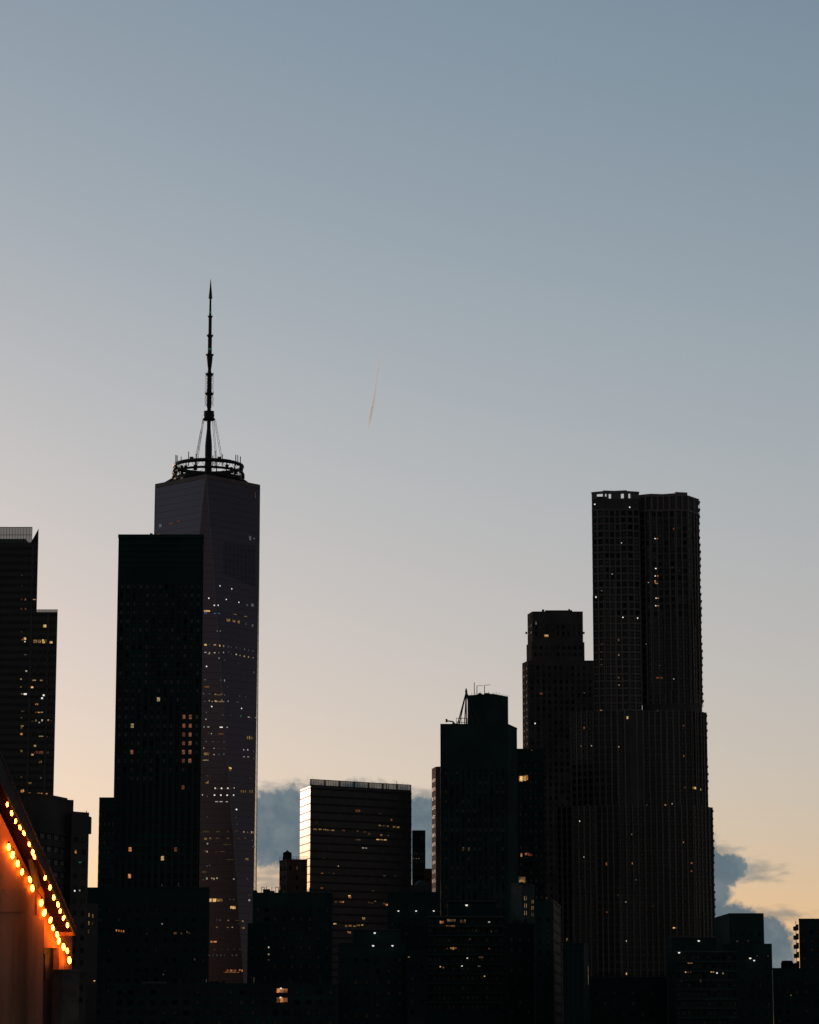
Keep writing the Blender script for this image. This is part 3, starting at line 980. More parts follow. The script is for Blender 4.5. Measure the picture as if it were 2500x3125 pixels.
# ------------------------------------------------------------------ generic block: wall, parapet, windows on its front faces
def block(name, label, cat, front, py, thick, wall, rows=None, lits=(), par=.6, clutter=0, seed=1, kind='pane', pier=None, band=None, fh=3.2, cw=2.6, ww=.5, wh=.5, top=3.0, bottom=None, rnd=None, group=None, faces=None, lit_free=()):
    poly, f = foot(front, py, thick)
    zt = at(front[0][0], py, front[0][1]).z
    t = thing(name, label, cat, base_of(poly), group)
    MB().prism(poly, 0, zt).build('wall', wall, t)
    if par:
        parapet(t, f, zt, wall, par)
    ws = Windows(t)
    fs = [Face(p, q) for p, q in zip(f, f[1:])]
    zb = max(4, zt - 120) if bottom is None else bottom
    for i, fc in enumerate(fs):
        if faces is not None and i not in faces:
            continue
        nc, nr = max(1, round((fc.L - .6) / cw)), max(1, int((zt - top - zb) / fh))
        ws.grid(fc, zt - top - nr * fh, zt - top, nc, nr, ww, wh, lits, u0=.3, u1=fc.L - .3, kind=kind, pier=pier, band=band, rnd=rnd)
    ws.finish()
    for fi, px, py_, w, h, k in lit_free:
        fs[fi].lit(t, px, py_, w, h, k, .3)
    if clutter:
        roof_clutter(t, f, zt, seed, clutter)
    t['_z'] = zt
    return t, f, zt, fs


def crop(x0, y0, s, items):
    return [(x0 + x / s, y0 + y / s, w / s, h / s, k) for x, y, w, h, k in items]


def somegrey(seed, p):
    r_ = random.Random(seed)
    d = {}
    return lambda i, j: d.setdefault((i, j), 'pane_grey' if r_.random() < p else 'pane')


# ------------------------------------------------------------------ round-fronted block behind the string lights
DY = 712
fr = [(-60, DY + 4), (0, DY - 4), (62, DY - 8), (120, DY - 6), (163, DY), (205, DY + 8)]
poly, f = foot(fr, 2428, 40)
zt = at(100, 2425, DY - 6).z
t = thing('apartment_block', 'dark round-fronted block with pale window bays, stepping down to its right', 'building', base_of(poly))
MB().prism(poly, 0, zt).build('wall', M['dark_brick'], t)
parapet(t, f, zt, M['dark_brick'], .3)
x2, x3, x4 = at(205, 2440, DY + 9).x, at(224, 2444, DY + 9).x, at(267, 2477, DY + 6).x
z2, z3 = at(215, 2441, DY + 9).z, at(245, 2476, DY + 6).z
MB().prism([(x2 - .01, DY + 8.5), (x3, DY + 9.5), flank((x3, DY + 9.5), DY + 40), flank((x2 - .01, DY + 8.5), DY + 40)], 0, z2).build('wing', M['dark_brick'], t)
w3 = MB().prism([(x3 + .003, DY + 6), (x4, DY + 10), flank((x4, DY + 10), DY + 40), flank((x3 + .003, DY + 6), DY + 40)], 0, z3)
w3.box(x4 - .5, x4 + .3, DY + 10, DY + 13, z3 - 5.2, z3 - 1)
w3.build('wing', M['dark_brick'], t)
a = at(264, 2470, DY + 14)
MB().bar((a.x, a.y, z3 - .1), (a.x, a.y, z3 + .8), .1).build('whip_antenna', M['metal'], t)
ws = Windows(t)
fD = [Face(p, q) for p, q in zip(f, f[1:])]
fW = Face((x3 + .003, DY + 6), (x4, DY + 10))
fh_ = 37.4 * DY / FPX
zc = fD[3].uz(149, 2554)[1]
for fc, nc in ((fD[1], 2), (fD[2], 3), (fD[3], 2), (fD[4], 2)):
    ws.grid(fc, zc + fh_ * .5 - 14 * fh_, zc + fh_ * .5, nc, 14, .80, .50, u0=.1, u1=fc.L - .1, kind='pane_pale', band=M['dark_brick'], bd=.3,
            rnd=lambda i, j: 'pane_pale')
ws.grid(fW, zc + fh_ * .5 - 14 * fh_, zc + fh_ * .5, 2, 14, .35, .4, lits=[(222, 2601, 5, 9, 'o')], u0=.2, u1=fW.L - .2)
ws.finish()
for px, py, w, h, k in ((229, 2601, 5, 9, 'O'), (242, 2632, 9, 3, 'G'), (226, 2719, 4, 4, 'W'), (241, 2718, 3, 3, 'w')):
    fW.lit(t, px, py, w, h, k, .2)

# ------------------------------------------------------------------ rippled steel apartment tower on the right
FY = 1150
zt1, zt2 = at(1870, 1500, FY).z, at(2040, 1508, FY).z
zA, zB = at(2100, 2168, FY).z, at(2100, 2460, FY).z
tow = thing('skyscraper', 'tall rippled steel apartment tower with open crown and saw-toothed right edge', 'skyscraper', (at(1980, 2000, FY).x, FY + 20, 0))


def fx(px, py, Y):
    return (at(px, py, Y).x, Y)


YR = 1500
Lf = [fx(1806, YR, FY + 1), fx(1842, YR, FY - 1.2), fx(1875, YR, FY - .2), fx(1912, YR, FY - 1.6), fx(1950, YR, FY)]
Rf = [fx(1951, YR, FY + 3), fx(1985, YR, FY + .4), fx(2022, YR, FY + 1.2), fx(2060, YR, FY - .6), fx(2097, YR, FY + .6), fx(2131, YR, FY + 9)]
zc1 = zt1 - 3.0                     # the open crown stands above these
mb = MB()
mb.prism(Lf + [flank(Lf[-1], FY + 36), flank(Lf[0], FY + 36)], 0, zc1)
mb.prism(Rf + [flank(Rf[-1], FY + 36), flank(Rf[0], FY + 36)], 0, zt2 - 1.0)
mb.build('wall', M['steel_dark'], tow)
# stepped lower tiers
xA0, xA1 = at(1745, 2170, FY).x, at(2152, 2168, FY + 10).x
xB0, xB1 = at(1700, 2460, FY).x, at(2171, 2462, FY + 10).x
tierA = [(xA0, FY + 6), (Lf[0][0] - .6, FY + .2), (Lf[2][0], FY - 2.2), (Rf[0][0], FY + .2), (Rf[2][0], FY - 1.4), (Rf[4][0], FY - 1.2), (xA1, FY + 8)]
tierB = [(xB0, FY + 3), (xA0, FY - 1), (Lf[0][0], FY - 1.4), (Lf[2][0], FY - 3.6), (Rf[0][0], FY - 1.4), (Rf[2][0], FY - 3.0), (Rf[4][0], FY - 2.8), (xB1, FY + 7)]
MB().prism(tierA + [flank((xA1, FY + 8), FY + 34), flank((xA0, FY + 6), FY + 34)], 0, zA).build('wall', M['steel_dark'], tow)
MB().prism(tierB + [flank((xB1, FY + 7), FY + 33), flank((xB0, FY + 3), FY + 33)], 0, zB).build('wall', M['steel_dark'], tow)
ws = Windows(tow)
litF = crop(1550, 1450, 2.464, [(855, 510, 8, 8, 'w'), (765, 685, 8, 8, 'w'), (783, 745, 8, 8, 'w'), (767, 797, 8, 8, 'w'), (767, 853, 8, 8, 'w'), (767, 908, 8, 8, 'w'), (665, 918, 8, 14, 'w'), (867, 1070, 8, 8, 'w'), (975, 1076, 8, 8, 'w')])
floor_h = 22.3 * FY / FPX
rip = random.Random(9)
for fr_, zt_, zlow in ((Lf, at(1870, 1556, FY).z, zA), (Rf, at(2040, 1558, FY).z, zA), (tierA, zA - .3, zB), (tierB, zB - .3, zB - 68)):
    for p, q in zip(fr_, fr_[1:]):
        fc = Face(p, q)
        nc = max(1, round(fc.L / 2.5))
        nr = int((zt_ - zlow) / floor_h)
        ws.grid(fc, zt_ - nr * floor_h, zt_, nc, nr, .62, .60, u0=.12, u1=fc.L - .12)
        # folded steel piers between the bays, and the storey lines
        for i in range(nc + 1):
            c_ = .12 + i * (fc.L - .24) / nc
            z_, zend = zt_ + .3, zt_ - nr * floor_h - .4
            while z_ > zend + .5:          # folded sheet: each length leans out a little differently
                zn = max(zend, z_ - floor_h * rip.uniform(9, 16))
                du, dp = rip.uniform(-.16, .16), rip.uniform(.12, .62)
                fc.block('pier', tow, M['steel'], max(.04, c_ - .30 + du), min(fc.L - .04, c_ + .30 + du), zn, z_, 0, dp)
                z_ = zn
for j in range(0, 36):
    z = at(1870, 1556, FY).z - j * floor_h
    if z > zA:
        for p, q in zip(Lf, Lf[1:]):
            Face(p, q).block('floor_edge', tow, M['steel'], 0.02, Face(p, q).L - .02, z - .32, z + .2, 0, .26)
ws.finish()
allF = [(Face(p, q), zlo, zhi) for fr_, zlo, zhi in ((Lf, zA, zt1), (Rf, zA, zt2), (tierA, zB, zA), (tierB, 0, zB)) for p, q in zip(fr_, fr_[1:])]


def on_steel(px, py, w, h, k):
    for fc, zlo, zhi in allF:
        u, z = fc.uz(px, py)
        if 0 < u < fc.L and zlo < z < zhi:
            fc.lit(tow, px, py, w, h, k, .20)
            return


for it in crop(1550, 1450, 2.464, [(656, 220, 10, 10, 'W'), (915, 242, 10, 10, 'W'), (855, 510, 8, 8, 'W'), (765, 685, 8, 8, 'W'), (783, 745, 7, 7, 'w'), (767, 797, 8, 8, 'W'), (767, 853, 8, 8, 'W'), (767, 908, 7, 7, 'w'), (665, 918, 8, 14, 'W'), (867, 1070, 9, 9, 'W'), (975, 1076, 9, 9, 'W'),
                                   (1107, 478, 9, 8, 'W'), (1124, 478, 14, 9, 'O'), (1112, 703, 12, 9, 'W'), (1108, 759, 9, 8, 'W'), (1126, 759, 14, 7, 'O'), (1108, 803, 12, 26, 'O'), (1118, 815, 22, 7, 'Y'), (1060, 808, 8, 8, 'w'), (1114, 926, 9, 8, 'W'), (1130, 926, 14, 7, 'O'), (1112, 983, 9, 8, 'W'), (1130, 983, 14, 7, 'O'),
                                   (1045, 1270, 8, 9, 'w'), (835, 1240, 8, 16, 'a'), (836, 1352, 8, 16, 'y'), (836, 1523, 8, 12, 'o'), (838, 1580, 8, 10, 'Y'), (1250, 405, 12, 18, 'r'), (1125, 1525, 24, 14, 'r'), (1155, 1525, 24, 14, 'r'), (1250, 1533, 8, 8, 'w'), (1140, 1433, 14, 5, 'd'), (1237, 697, 6, 6, 'g'), (783, 745, 5, 5, 'w'), (710, 1270, 20, 6, 'd'), (705, 1330, 20, 6, 'd'), (705, 1385, 18, 8, 'd'), (708, 870, 12, 10, 'g'), (700, 1425, 28, 8, 'd')]) + \
        crop(1650, 2100, 2.156, [(571, 195, 13, 20, 'Y'), (290, 262, 9, 14, 'o'), (270, 383, 6, 6, 'w'), (338, 380, 7, 7, 'w'), (513, 387, 8, 10, 'y'), (553, 405, 6, 8, 'y'), (607, 406, 18, 7, 'y'), (940, 247, 8, 8, 'o'), (942, 447, 7, 12, 'o'), (1010, 657, 26, 16, 'Y'), (1050, 667, 8, 14, 'y'), (950, 655, 9, 14, 'd'),
                                 (822, 770, 10, 10, 'O'), (865, 762, 7, 7, 'w'), (700, 770, 8, 8, 'd'), (255, 876, 10, 8, 'W'), (600, 962, 7, 7, 'w'), (940, 1015, 8, 12, 'o'), (890, 1122, 8, 12, 'd'), (993, 1152, 14, 10, 'o'), (993, 1205, 14, 7, 'o'), (607, 1153, 14, 16, 'O'), (434, 1157, 9, 24, 'o'), (285, 1112, 8, 6, 'w'), (560, 1408, 10, 6, 'w'), (740, 1435, 8, 12, 'o'),
                                 (437, 1475, 7, 8, 'o'), (877, 1578, 14, 9, 'Y'), (895, 1578, 14, 9, 'O'), (567, 1665, 10, 10, 'W'), (567, 1880, 14, 14, 'Y'), (378, 1728, 7, 6, 'w'), (628, 1262, 10, 8, 'g'), (512, 1362, 8, 12, 'd'), (780, 1540, 7, 9, 'd'), (770, 150, 12, 8, 'd'), (400, 147, 18, 4, 'a'), (288, 32, 9, 8, 'g')]):
    on_steel(*it)
# open crown: posts and a cap beam with sky between, left half; tall dark bays, right half
for k, (p, q) in enumerate(zip(Lf, Lf[1:])):
    fc = Face(p, q)
    for pa, pb in ((1806, 1819), (1840, 1847), (1853, 1858), (1867, 1894), (1904, 1918), (1926, 1951)):
        ua, ub = max(0, fc.uz(pa, 1512)[0]), min(fc.L, fc.uz(pb, 1512)[0])
        if ub - ua > .15:
            fc.block('crown_post', tow, M['steel'], ua, ub, zc1 - .1, zt1 - .6, -1.1, .1)
    fc.block('crown_beam', tow, M['steel'], -.05, fc.L + .05, zt1 - .95, zt1 - .1 + (.3 if k in (1, 2) else 0), -1.2, .32)
a = Lf[1]
MB().box(a[0] - 3, a[0] + 1.6, FY + 4, FY + 9, zc1 - .1, zc1 + 1.7).build('roof_house', M['metal'], tow)
for k, (p, q) in enumerate(zip(Rf, Rf[1:])):
    fc = Face(p, q)
    zlo = at(2040, 1558, FY).z
    fc.block('crown_beam', tow, M['steel'], 0, fc.L, zt2 - 1.0, zt2 + (.2 if k < 3 else .75 if k == 3 else -.4), -1.5, .4)
    fc.block('crown_beam', tow, M['steel'], 0, fc.L, zlo - .2, zlo + .5, 0, .32)
    for u in (0, fc.L * .5):
        fc.block('crown_post', tow, M['steel'], u, u + .75, zlo + .5, zt2 - 1.0, 0, .4)
# balcony slabs and posts that notch the right-hand edge
for xe, ye, zlo, zhi, first in ((Rf[-1][0], Rf[-1][1], zA, zt2 - 1.5, 1), (xA1, FY + 8, zB, zA - 1.2, 0), (xB1, FY + 7, zB - 60, zB - 1.4, 0)):
    nb = int((zhi - zlo) / floor_h)
    for j in range(nb):
        z = zhi - j * floor_h - (0 if j == 0 else .2)
        d_ = .62 + .16 * math.sin(j * .9 + zlo)
        o = link('balcony_slab', unit_box(M['steel']), tow)
        place(o, tow, Vector((xe + d_ / 2 - .05, ye + 2.5, z)), ((Vector((1, 0, 0)), Vector((0, 1, 0)), UP), (d_ + .1, 5, .85)))
        if j % 1 == 0:
            o = link('balcony_post', unit_box(M['steel']), tow)
            place(o, tow, Vector((xe + d_ - .28, ye + 1.2, z - floor_h / 2)), ((Vector((1, 0, 0)), Vector((0, 1, 0)), UP), (.14, .3, floor_h - .8)))

# ------------------------------------------------------------------ stepped tower behind its left side
GY = 1400
poly = [fx(1610, 1870, GY + 10), fx(1625, 1866, GY), fx(1779, 1866, GY), flank(fx(1779, 1866, GY), GY + 40), flank(fx(1610, 1870, GY + 10), GY + 40)]
zg = at(1700, 1866, GY).z
t = thing('skyscraper', 'stepped brown-black tower just left of the rippled steel tower', 'skyscraper', base_of(poly))
MB().prism(poly, 0, zg).build('wall', M['dark_brick'], t)
zs1, zs2 = at(1785, 1961, GY).z, at(1600, 2018, GY).z
g2 = [fx(1607, 1970, GY + 9), fx(1622, 1962, GY - 1.5), fx(1784, 1962, GY - 1.5), flank(fx(1784, 1962, GY), GY + 41), flank(fx(1607, 1970, GY + 9), GY + 41)]
MB().prism(g2, 0, zs1).build('wall', M['dark_brick'], t)
g3 = [fx(1594, 2030, GY + 8), fx(1612, 2018, GY - 3), fx(1812, 2018, GY - 3), flank(fx(1812, 2018, GY), GY + 42), flank(fx(1594, 2030, GY + 8), GY + 42)]
MB().prism(g3, 0, zs2).build('wall', M['dark_brick'], t)
a, b_ = at(1666, 1862, GY), at(1749, 1862, GY)
MB().box(a.x, b_.x, GY + 6, GY + 20, zg - .1, zg + 1.5).box(a.x - 1.6, a.x - .5, GY + 6, GY + 8, zg - .1, zg + 1.9).box(b_.x - 2, b_.x - 1, GY + 5.5, GY + 5.9, zg, zg + 2).build('roof_house', M['metal'], t)
for s_, px in ((-1, 1610), (1, 1780)):
    p = at(px, 1929, GY)
    MB().box(min(p.x, p.x + s_ * .9), max(p.x, p.x + s_ * .9), GY + 2, GY + 4, p.z - .4, p.z + .4).build('cornice_stub', M['metal'], t)
for px in (1797, 1803, 1808):
    p = at(px, 2018, GY + 10)
    MB().bar((p.x, p.y, zs2 - .1), (p.x, p.y, zs2 + random.uniform(.8, 2)), .2).build('roof_vent', M['metal'], t)
ws = Windows(t)
fg = [Face(g3[0], g3[1]), Face(g3[1], g3[2]), Face(g2[0], g2[1]), Face(g2[1], g2[2]), Face(poly[0], poly[1]), Face(poly[1], poly[2])]
gh = 3.35
litG = [(1552 + 0 * 1, 0, 0, 0, 'd')]
for fc, zlo, zhi, nc in ((fg[5], zs1 + .5, zg - 6, 9), (fg[3], zs2 + .3, zs1 - 1, 9), (fg[1], zs2 - 150, zs2 - 2, 11), (fg[4], zs1 + .5, zg - 5, 2), (fg[0], zs2 - 150, zs2 - 2, 2)):
    nr = max(1, int((zhi - zlo) / gh))
    ws.grid(fc, zhi - nr * gh, zhi, nc, nr, .5, .52, u0=.5, u1=fc.L - .5, pier=M['dark_brick'] if fc in (fg[1], fg[5]) else None, rnd=somegrey(int(fc.L * 10), .25))
ws.finish()
for it in crop(1550, 1450, 2.464, [(290, 1206, 34, 10, 'Y'), (290, 1215, 34, 8, 'O'), (244, 1645, 10, 16, 'r'), (258, 1645, 10, 16, 'r')]):
    (fg[5] if it[1] < 1960 else fg[1]).lit(t, *it[:4], it[4], .4)
for it in crop(1550, 1450, 2.464, [(212, 1113, 12, 30, 'pane_grey')]):
    fg[5].lit(t, *it[:4], 'g', .2)
for it in crop(1300, 2050, 2.875, [(1012, 193, 26, 22, 'r'), (958, 455, 12, 12, 'W'), (1395, 490, 18, 20, 'o'), (1366, 655, 8, 8, 'w'), (1458, 650, 10, 10, 'w'), (1390, 187, 12, 8, 'g')]):
    fg[1].lit(t, *it[:4], it[4], .4)
# tall stair windows on the chamfer
for (y0, y1), fc in (((2030, 2072), fg[0]), ((2060, 2300), fg[0])):
    pass

# ------------------------------------------------------------------ flat-topped dark tower with the roof rig
HY = 1050
poly = [fx(1344, 2212, HY), fx(1550, 2212, HY), fx(1578, 2225, HY + 14), flank(fx(1578, 2225, HY + 14), HY + 40), flank(fx(1344, 2212, HY), HY + 40)]
zh = at(1400, 2212, HY).z
t = thing('office_tower', 'black square-shouldered tower with a derrick frame and antennas on its roof', 'building', base_of(poly))
MB().prism(poly, 0, zh).build('wall', M['green_dark'], t)
lw = [fx(1318, 2352, HY + 12), fx(1330, 2341, HY + 4), fx(1344.2, 2340, HY + 3), flank(fx(1344.2, 2340, HY + 3), HY + 38), flank(fx(1318, 2352, HY + 12), HY + 38)]
zl = at(1335, 2340, HY + 4).z
MB().prism(lw, 0, zl).build('wing', M['brown_brick'], t)
zp = at(1505, 2117, HY + 4).z
ph = [fx(1427, 2119, HY + 9), fx(1505, 2115, HY + 4), fx(1551, 2123, HY + 13), flank(fx(1551, 2123, HY + 13), HY + 30), flank(fx(1427, 2119, HY + 9), HY + 30)]
MB().prism(ph, zh - .1, zp).build('roof_house', M['green_dark'], t)
rr = random.Random(5)
for k in range(16):      # spiky lightning rods and vents along the roof-house edge
    u = k / 15
    p = Vector(ph[1]).lerp(Vector(ph[2]), (u - .4) / .6) if u > .4 else Vector(ph[0]).lerp(Vector(ph[1]), u / .4)
    MB().bar((p.x, p.y + .4, zp - .1), (p.x, p.y + .4, zp + rr.uniform(.4, 1.0)), .07, 4).build('lightning_rod', M['metal'], t)
for px, top, arm in ((1448, 2083, 0), (1456, 2093, 18), (1479, 2091, 18)):
    p, q = at(px, 2117, HY + 12), at(px, top, HY + 12)
    m = MB().bar((p.x, p.y, zp - .2), (p.x, p.y, q.z), .14, 5)
    if arm:
        e = at(px + arm, top - 1, HY + 12)
        m.bar((p.x, p.y, q.z), (e.x, p.y, q.z + .1), .10, 4)
    m.build('antenna_mast', M['metal'], t)
for px in (1465, 1484, 1490):
    p = at(px, 2115, HY + 14)
    MB().lathe((p.x, p.y), [(.8, zp - .1), (1.1, zp + .4), (.8, zp + 1.2), (.2, zp + 1.5)], 8).build('roof_vent', M['metal'], t)
# derrick: A-frame legs leaning to one apex, a cradle and a davit on the left shoulder
ap = at(1423, 2112, HY + 6)
m = MB()
for px, dyy in ((1396, 1), (1401, 3), (1418, 4), (1424, 8)):
    p = at(px, 2208, HY + dyy)
    m.bar((p.x, p.y, zh - .1), ap, .22, 5)
for px, dyy in ((1445, 2.5), (1466, 3.2)):
    p = at(px, 2214 if px < 1450 else 2225, HY + dyy)
    m.bar((p.x, HY + dyy, zh + .2), (ap.x, HY + 5.5, ap.z), .26, 5)
m.lathe((ap.x, ap.y), [(.3, ap.z - .3), (.5, ap.z), (.3, ap.z + .9), (.15, ap.z + 1.4)], 8)
m.build('derrick', M['metal'], t)
a, b_ = at(1393, 2192, HY + 2), at(1426, 2207, HY + 2)
m = MB()
for z in (zh + .2, zh + 1.1, a.z):
    m.bar((a.x, a.y, z), (b_.x, a.y, z), .14, 4)
for k in range(5):
    x = a.x + (b_.x - a.x) * k / 4
    m.bar((x, a.y, zh - .1), (x, a.y, a.z), .13, 4)
m.build('cradle', M['metal'], t)
a, b_, c_ = at(1363, 2200, HY + 2), at(1381, 2202, HY + 2), at(1392, 2211, HY + 2)
m = MB().bar(a, b_, .25, 5).bar(b_, (c_.x, c_.y, zh - .1), .35, 5).box(a.x - .35, a.x + .35, a.y - .3, a.y + .3, a.z - .5, a.z + .7)
m.box(b_.x - .3, c_.x + .4, HY + 1, HY + 3.4, zh - .1, zh + .6)
m.build('davit', M['metal'], t)
fH = [Face(poly[0], poly[1]), Face(poly[1], poly[2]), Face(lw[0], lw[1])]
parapet(t, poly[:3], zh, M['green_dark'], .35)
ws = Windows(t)
ws.grid(fH[0], zh - 140, zh - 16, 11, 36, .42, .5, u0=1, u1=fH[0].L - 1, pier=M['green_dark'], lits=[(1418, 2580, 5, 5, 'd'), (1428, 2580, 5, 5, 'd'), (1410, 2580, 5, 5, 'd')])
ws.grid(fH[2], zl - 130, zl - 3, 3, 38, .5, .5, u0=.2, u1=fH[2].L - .2)
ws.finish()

# ------------------------------------------------------------------ narrow block wedged between them
t, f, zt, fs = block('apartment_block', 'narrow black block wedged right of the derrick tower, one amber window near its top', 'building',
                     ((1562, 1120), (1660, 1120)), 2288, 30, M['black_stone'], fh=3.19, cw=1.9, ww=.5, wh=.55, top=4.5, par=.4, rnd=somegrey(4, .4), band=M['black_stone'],
                     lit_free=[(0, *it) for it in crop(1300, 2050, 2.875, [(835, 940, 30, 52, 'Y'), (866, 936, 26, 50, 'Y'), (888, 930, 16, 46, 'O'), (838, 1608, 14, 34, 'O'), (880, 1600, 22, 22, 'o'), (905, 1604, 22, 30, 'r'), (925, 1608, 14, 20, 'r'), (930, 690, 12, 8, 'r'), (818, 935, 12, 40, 'd')])])
t, f2_, zt2_, fs2 = t, f, zt, fs

# ------------------------------------------------------------------ glass office block in the middle
JY = 1400
zj = at(948, 2398, JY).z
fj = [P2(917, 2410, JY + 23), P2(948, 2397, JY), P2(1256, 2418, JY + 32)]
poly = fj + [flank(fj[2], JY + 75), flank(fj[0], JY + 75)]
t = thing('office_block', 'wide banded glass office block with one pale shining side and a roof screen', 'building', base_of(poly))
MB().prism(poly, 0, zj).build('wall', M['ribbon_glass'], t)
fjs = [Face(fj[0], fj[1]), Face(fj[1], fj[2])]
fhj = 23.7 * JY / FPX
fjs[0].block('side_glazing', t, M['side_glass'], .01, fjs[0].L - .01, 5, zj - .05, 0, .08)
for k in range(32):
    z = zj - .9 - k * fhj
    if z < 5:
        break
    for i, fc in enumerate(fjs):
        fc.block('spandrel', t, M['ribbon_band'], 0.02, fc.L - .02, z - (.42 if i == 0 else .8), z + .1, 0, .16 if i == 0 else .22)
zs = at(948, 2378, JY).z
for i, fc in enumerate(fjs[1:]):
    a, b_ = fc.pt(.2, zj, -.6), fc.pt(fc.L - .2, zj, -.6)
    MB().hexa([a, b_, b_ - fc.n * .12, a - fc.n * .12], [v + UP * (zs - zj) for v in (a, b_, b_ - fc.n * .12, a - fc.n * .12)]).build('roof_screen', M['screen'], t)
    for k in range(8):
        u = fc.L * k / 7
        fc.block('screen_post', t, M['metal'], max(0, u - .3), min(fc.L, u + .3), zj, zs + .1, -.55, -.15)
    for k in range(42):
        u = fc.L * (k + .5) / 42
        fc.block('screen_mullion', t, M['metal'], u - .06, u + .06, zj, zs, -.50, -.38)
    fc.block('screen_rail', t, M['metal'], 0, fc.L, zs - .15, zs + .15, -.58, -.3)
    fc.block('screen_rail', t, M['metal'], 0, fc.L, zj - .1, zj + .55, -.58, -.05)
for px, h in ((1180, 1.6), (1211, 2.6), (1186, 1.0)):
    p = at(px, 2385, JY + 34)
    MB().bar((p.x, p.y + 4, zj), (p.x, p.y + 4, zs + h), .15).build('antenna_mast', M['metal'], t)
for it in crop(600, 2350, 2.156, [(1060, 268, 34, 18, 'r'), (1060, 268, 12, 8, 'o'), (1205, 287, 14, 6, 'd'), (1282, 328, 12, 12, 'o'), (1205, 365, 14, 10, 'a'), (1230, 368, 30, 8, 'd'), (1258, 370, 10, 10, 'a'), (1300, 375, 16, 12, 'a'), (1325, 377, 18, 12, 'a'), (1215, 352, 8, 6, 'd'),
                                  (780, 390, 24, 10, 'a'), (812, 390, 22, 10, 'a'), (842, 392, 22, 9, 'a'), (866, 395, 18, 10, 'a'), (895, 397, 22, 8, 'a'), (965, 398, 24, 8, 'd'), (1060, 402, 14, 8, 'd'), (1105, 408, 20, 8, 'd'), (1135, 420, 16, 16, 'd'), (1215, 428, 12, 10, 'a'), (1260, 432, 14, 8, 'd'),
                                  (1060, 460, 40, 12, 'd'), (1195, 457, 26, 9, 'Y'), (1218, 458, 20, 9, 'y'), (1242, 459, 22, 9, 'Y'), (1095, 513, 14, 6, 'w'), (1115, 514, 16, 6, 'w'), (932, 633, 7, 7, 'y'), (880, 638, 20, 10, 'd'), (825, 680, 18, 8, 'o'), (870, 676, 7, 8, 'd'), (900, 682, 10, 8, 'd'), (835, 580, 8, 8, 'd'),
                                  (1105, 595, 14, 10, 'd'), (825, 777, 18, 10, 'o'), (1160, 797, 12, 12, 'd'), (1005, 828, 16, 8, 'Y'), (1008, 838, 20, 12, 'o'), (945, 868, 16, 10, 'o'), (962, 868, 14, 12, 'O'), (918, 868, 18, 10, 'd'), (1135, 872, 12, 8, 'd'), (1175, 862, 10, 8, 'a'), (1155, 875, 20, 6, 'd'), (1250, 887, 16, 12, 'O'), (1232, 880, 16, 10, 'd'),
                                  (1100, 978, 18, 18, 'a'), (1092, 972, 6, 6, 'Y'), (910, 1012, 20, 9, 'Y'), (985, 1027, 16, 14, 'a'), (1010, 1025, 22, 12, 'o'), (1040, 1028, 20, 8, 'a'), (1065, 1022, 22, 9, 'a'), (1090, 1020, 12, 8, 'Y'), (1005, 1068, 24, 18, 'o'), (995, 1063, 8, 6, 'Y'), (1235, 697, 18, 5, 'g'), (1305, 655, 7, 8, 'd'), (1305, 700, 7, 6, 'g'), (790, 345, 7, 10, 'd')]):
    fjs[1].lit(t, *it[:4], it[4], .05)

# small block against its right side
t, f, zt, fs = block('office_block', 'small banded dark block touching the right side of the glass office block', 'building',
                     ((1258, 1448), (1298.5, 1448)), 2536, 28, M['ribbon_band'], fh=3.9, cw=3.2, ww=.96, wh=.55, top=1.6, par=.3, band=M['ribbon_band'],
                     lit_free=[(0, *it) for it in crop(600, 2350, 2.156, [(1430, 583, 8, 6, 'a'), (1447, 583, 10, 6, 'a'), (1463, 583, 8, 6, 'a')])])
t, f, zt, fs = block('low_block', 'dark low block in the gap between glass office block and derrick tower', 'building',
                     ((1296, 1300), (1330, 1300)), 2653, 20, M['brown_brick'], par=.3, ww=.4, wh=.4)

# ------------------------------------------------------------------ little tower with the water tank
LY = 1100
zl = at(900, 2626, LY).z
fl = [P2(853, 2628, LY + 9), P2(876, 2626, LY), P2(938, 2628, LY + 2)]
poly = fl + [flank(fl[2], LY + 16), flank(fl[0], LY + 16)]
t = thing('apartment_block', 'small dark tower carrying a round timber water tank, beside the shining glass side', 'building', base_of(poly))
MB().prism(poly, 0, zl).build('wall', M['brown_brick'], t)
parapet(t, fl, zl, M['brown_brick'], .5)
fls = [Face(fl[0], fl[1]), Face(fl[1], fl[2])]
ws = Windows(t)
ws.grid(fls[1], zl - 30, zl - 1, 3, 8, .32, .45, lits=[(907, 2642, 4, 6, 'd')])
ws.grid(fls[0], zl - 30, zl - 1, 2, 8, .3, .45)
ws.finish()
m = MB()
p0, p1 = at(853, 2622, LY + 6), at(938, 2618, LY + 1)
for z in (zl + .9, zl + 1.5):
    m.bar((p0.x, LY + 4, z), (p1.x, LY + 1.2, z), .06, 4)
for k in range(9):
    q = Vector((p0.x, LY + 4, zl - .1)).lerp(Vector((p1.x, LY + 1.2, zl - .1)), k / 8)
    m.bar(q, q + UP * 1.7, .06, 4)
m.build('roof_railing', M['metal'], t)
p = at(877, 2610, LY + 5)
wt = thing('water_tank', 'round timber rooftop water tank with conical lid on the small dark tower', 'water tank', (p.x, p.y, zl))
zt_ = at(877, 2604, LY + 5).z
MB().lathe((p.x, p.y), [(1.72, zl + .35), (1.66, zt_)], 20).build('barrel', M['tank'], wt)
MB().lathe((p.x, p.y), [(1.85, zt_ + .003), (.25, at(877, 2597, LY + 5).z), (.12, at(877, 2594, LY + 5).z)], 20).build('lid', M['tank'], wt)
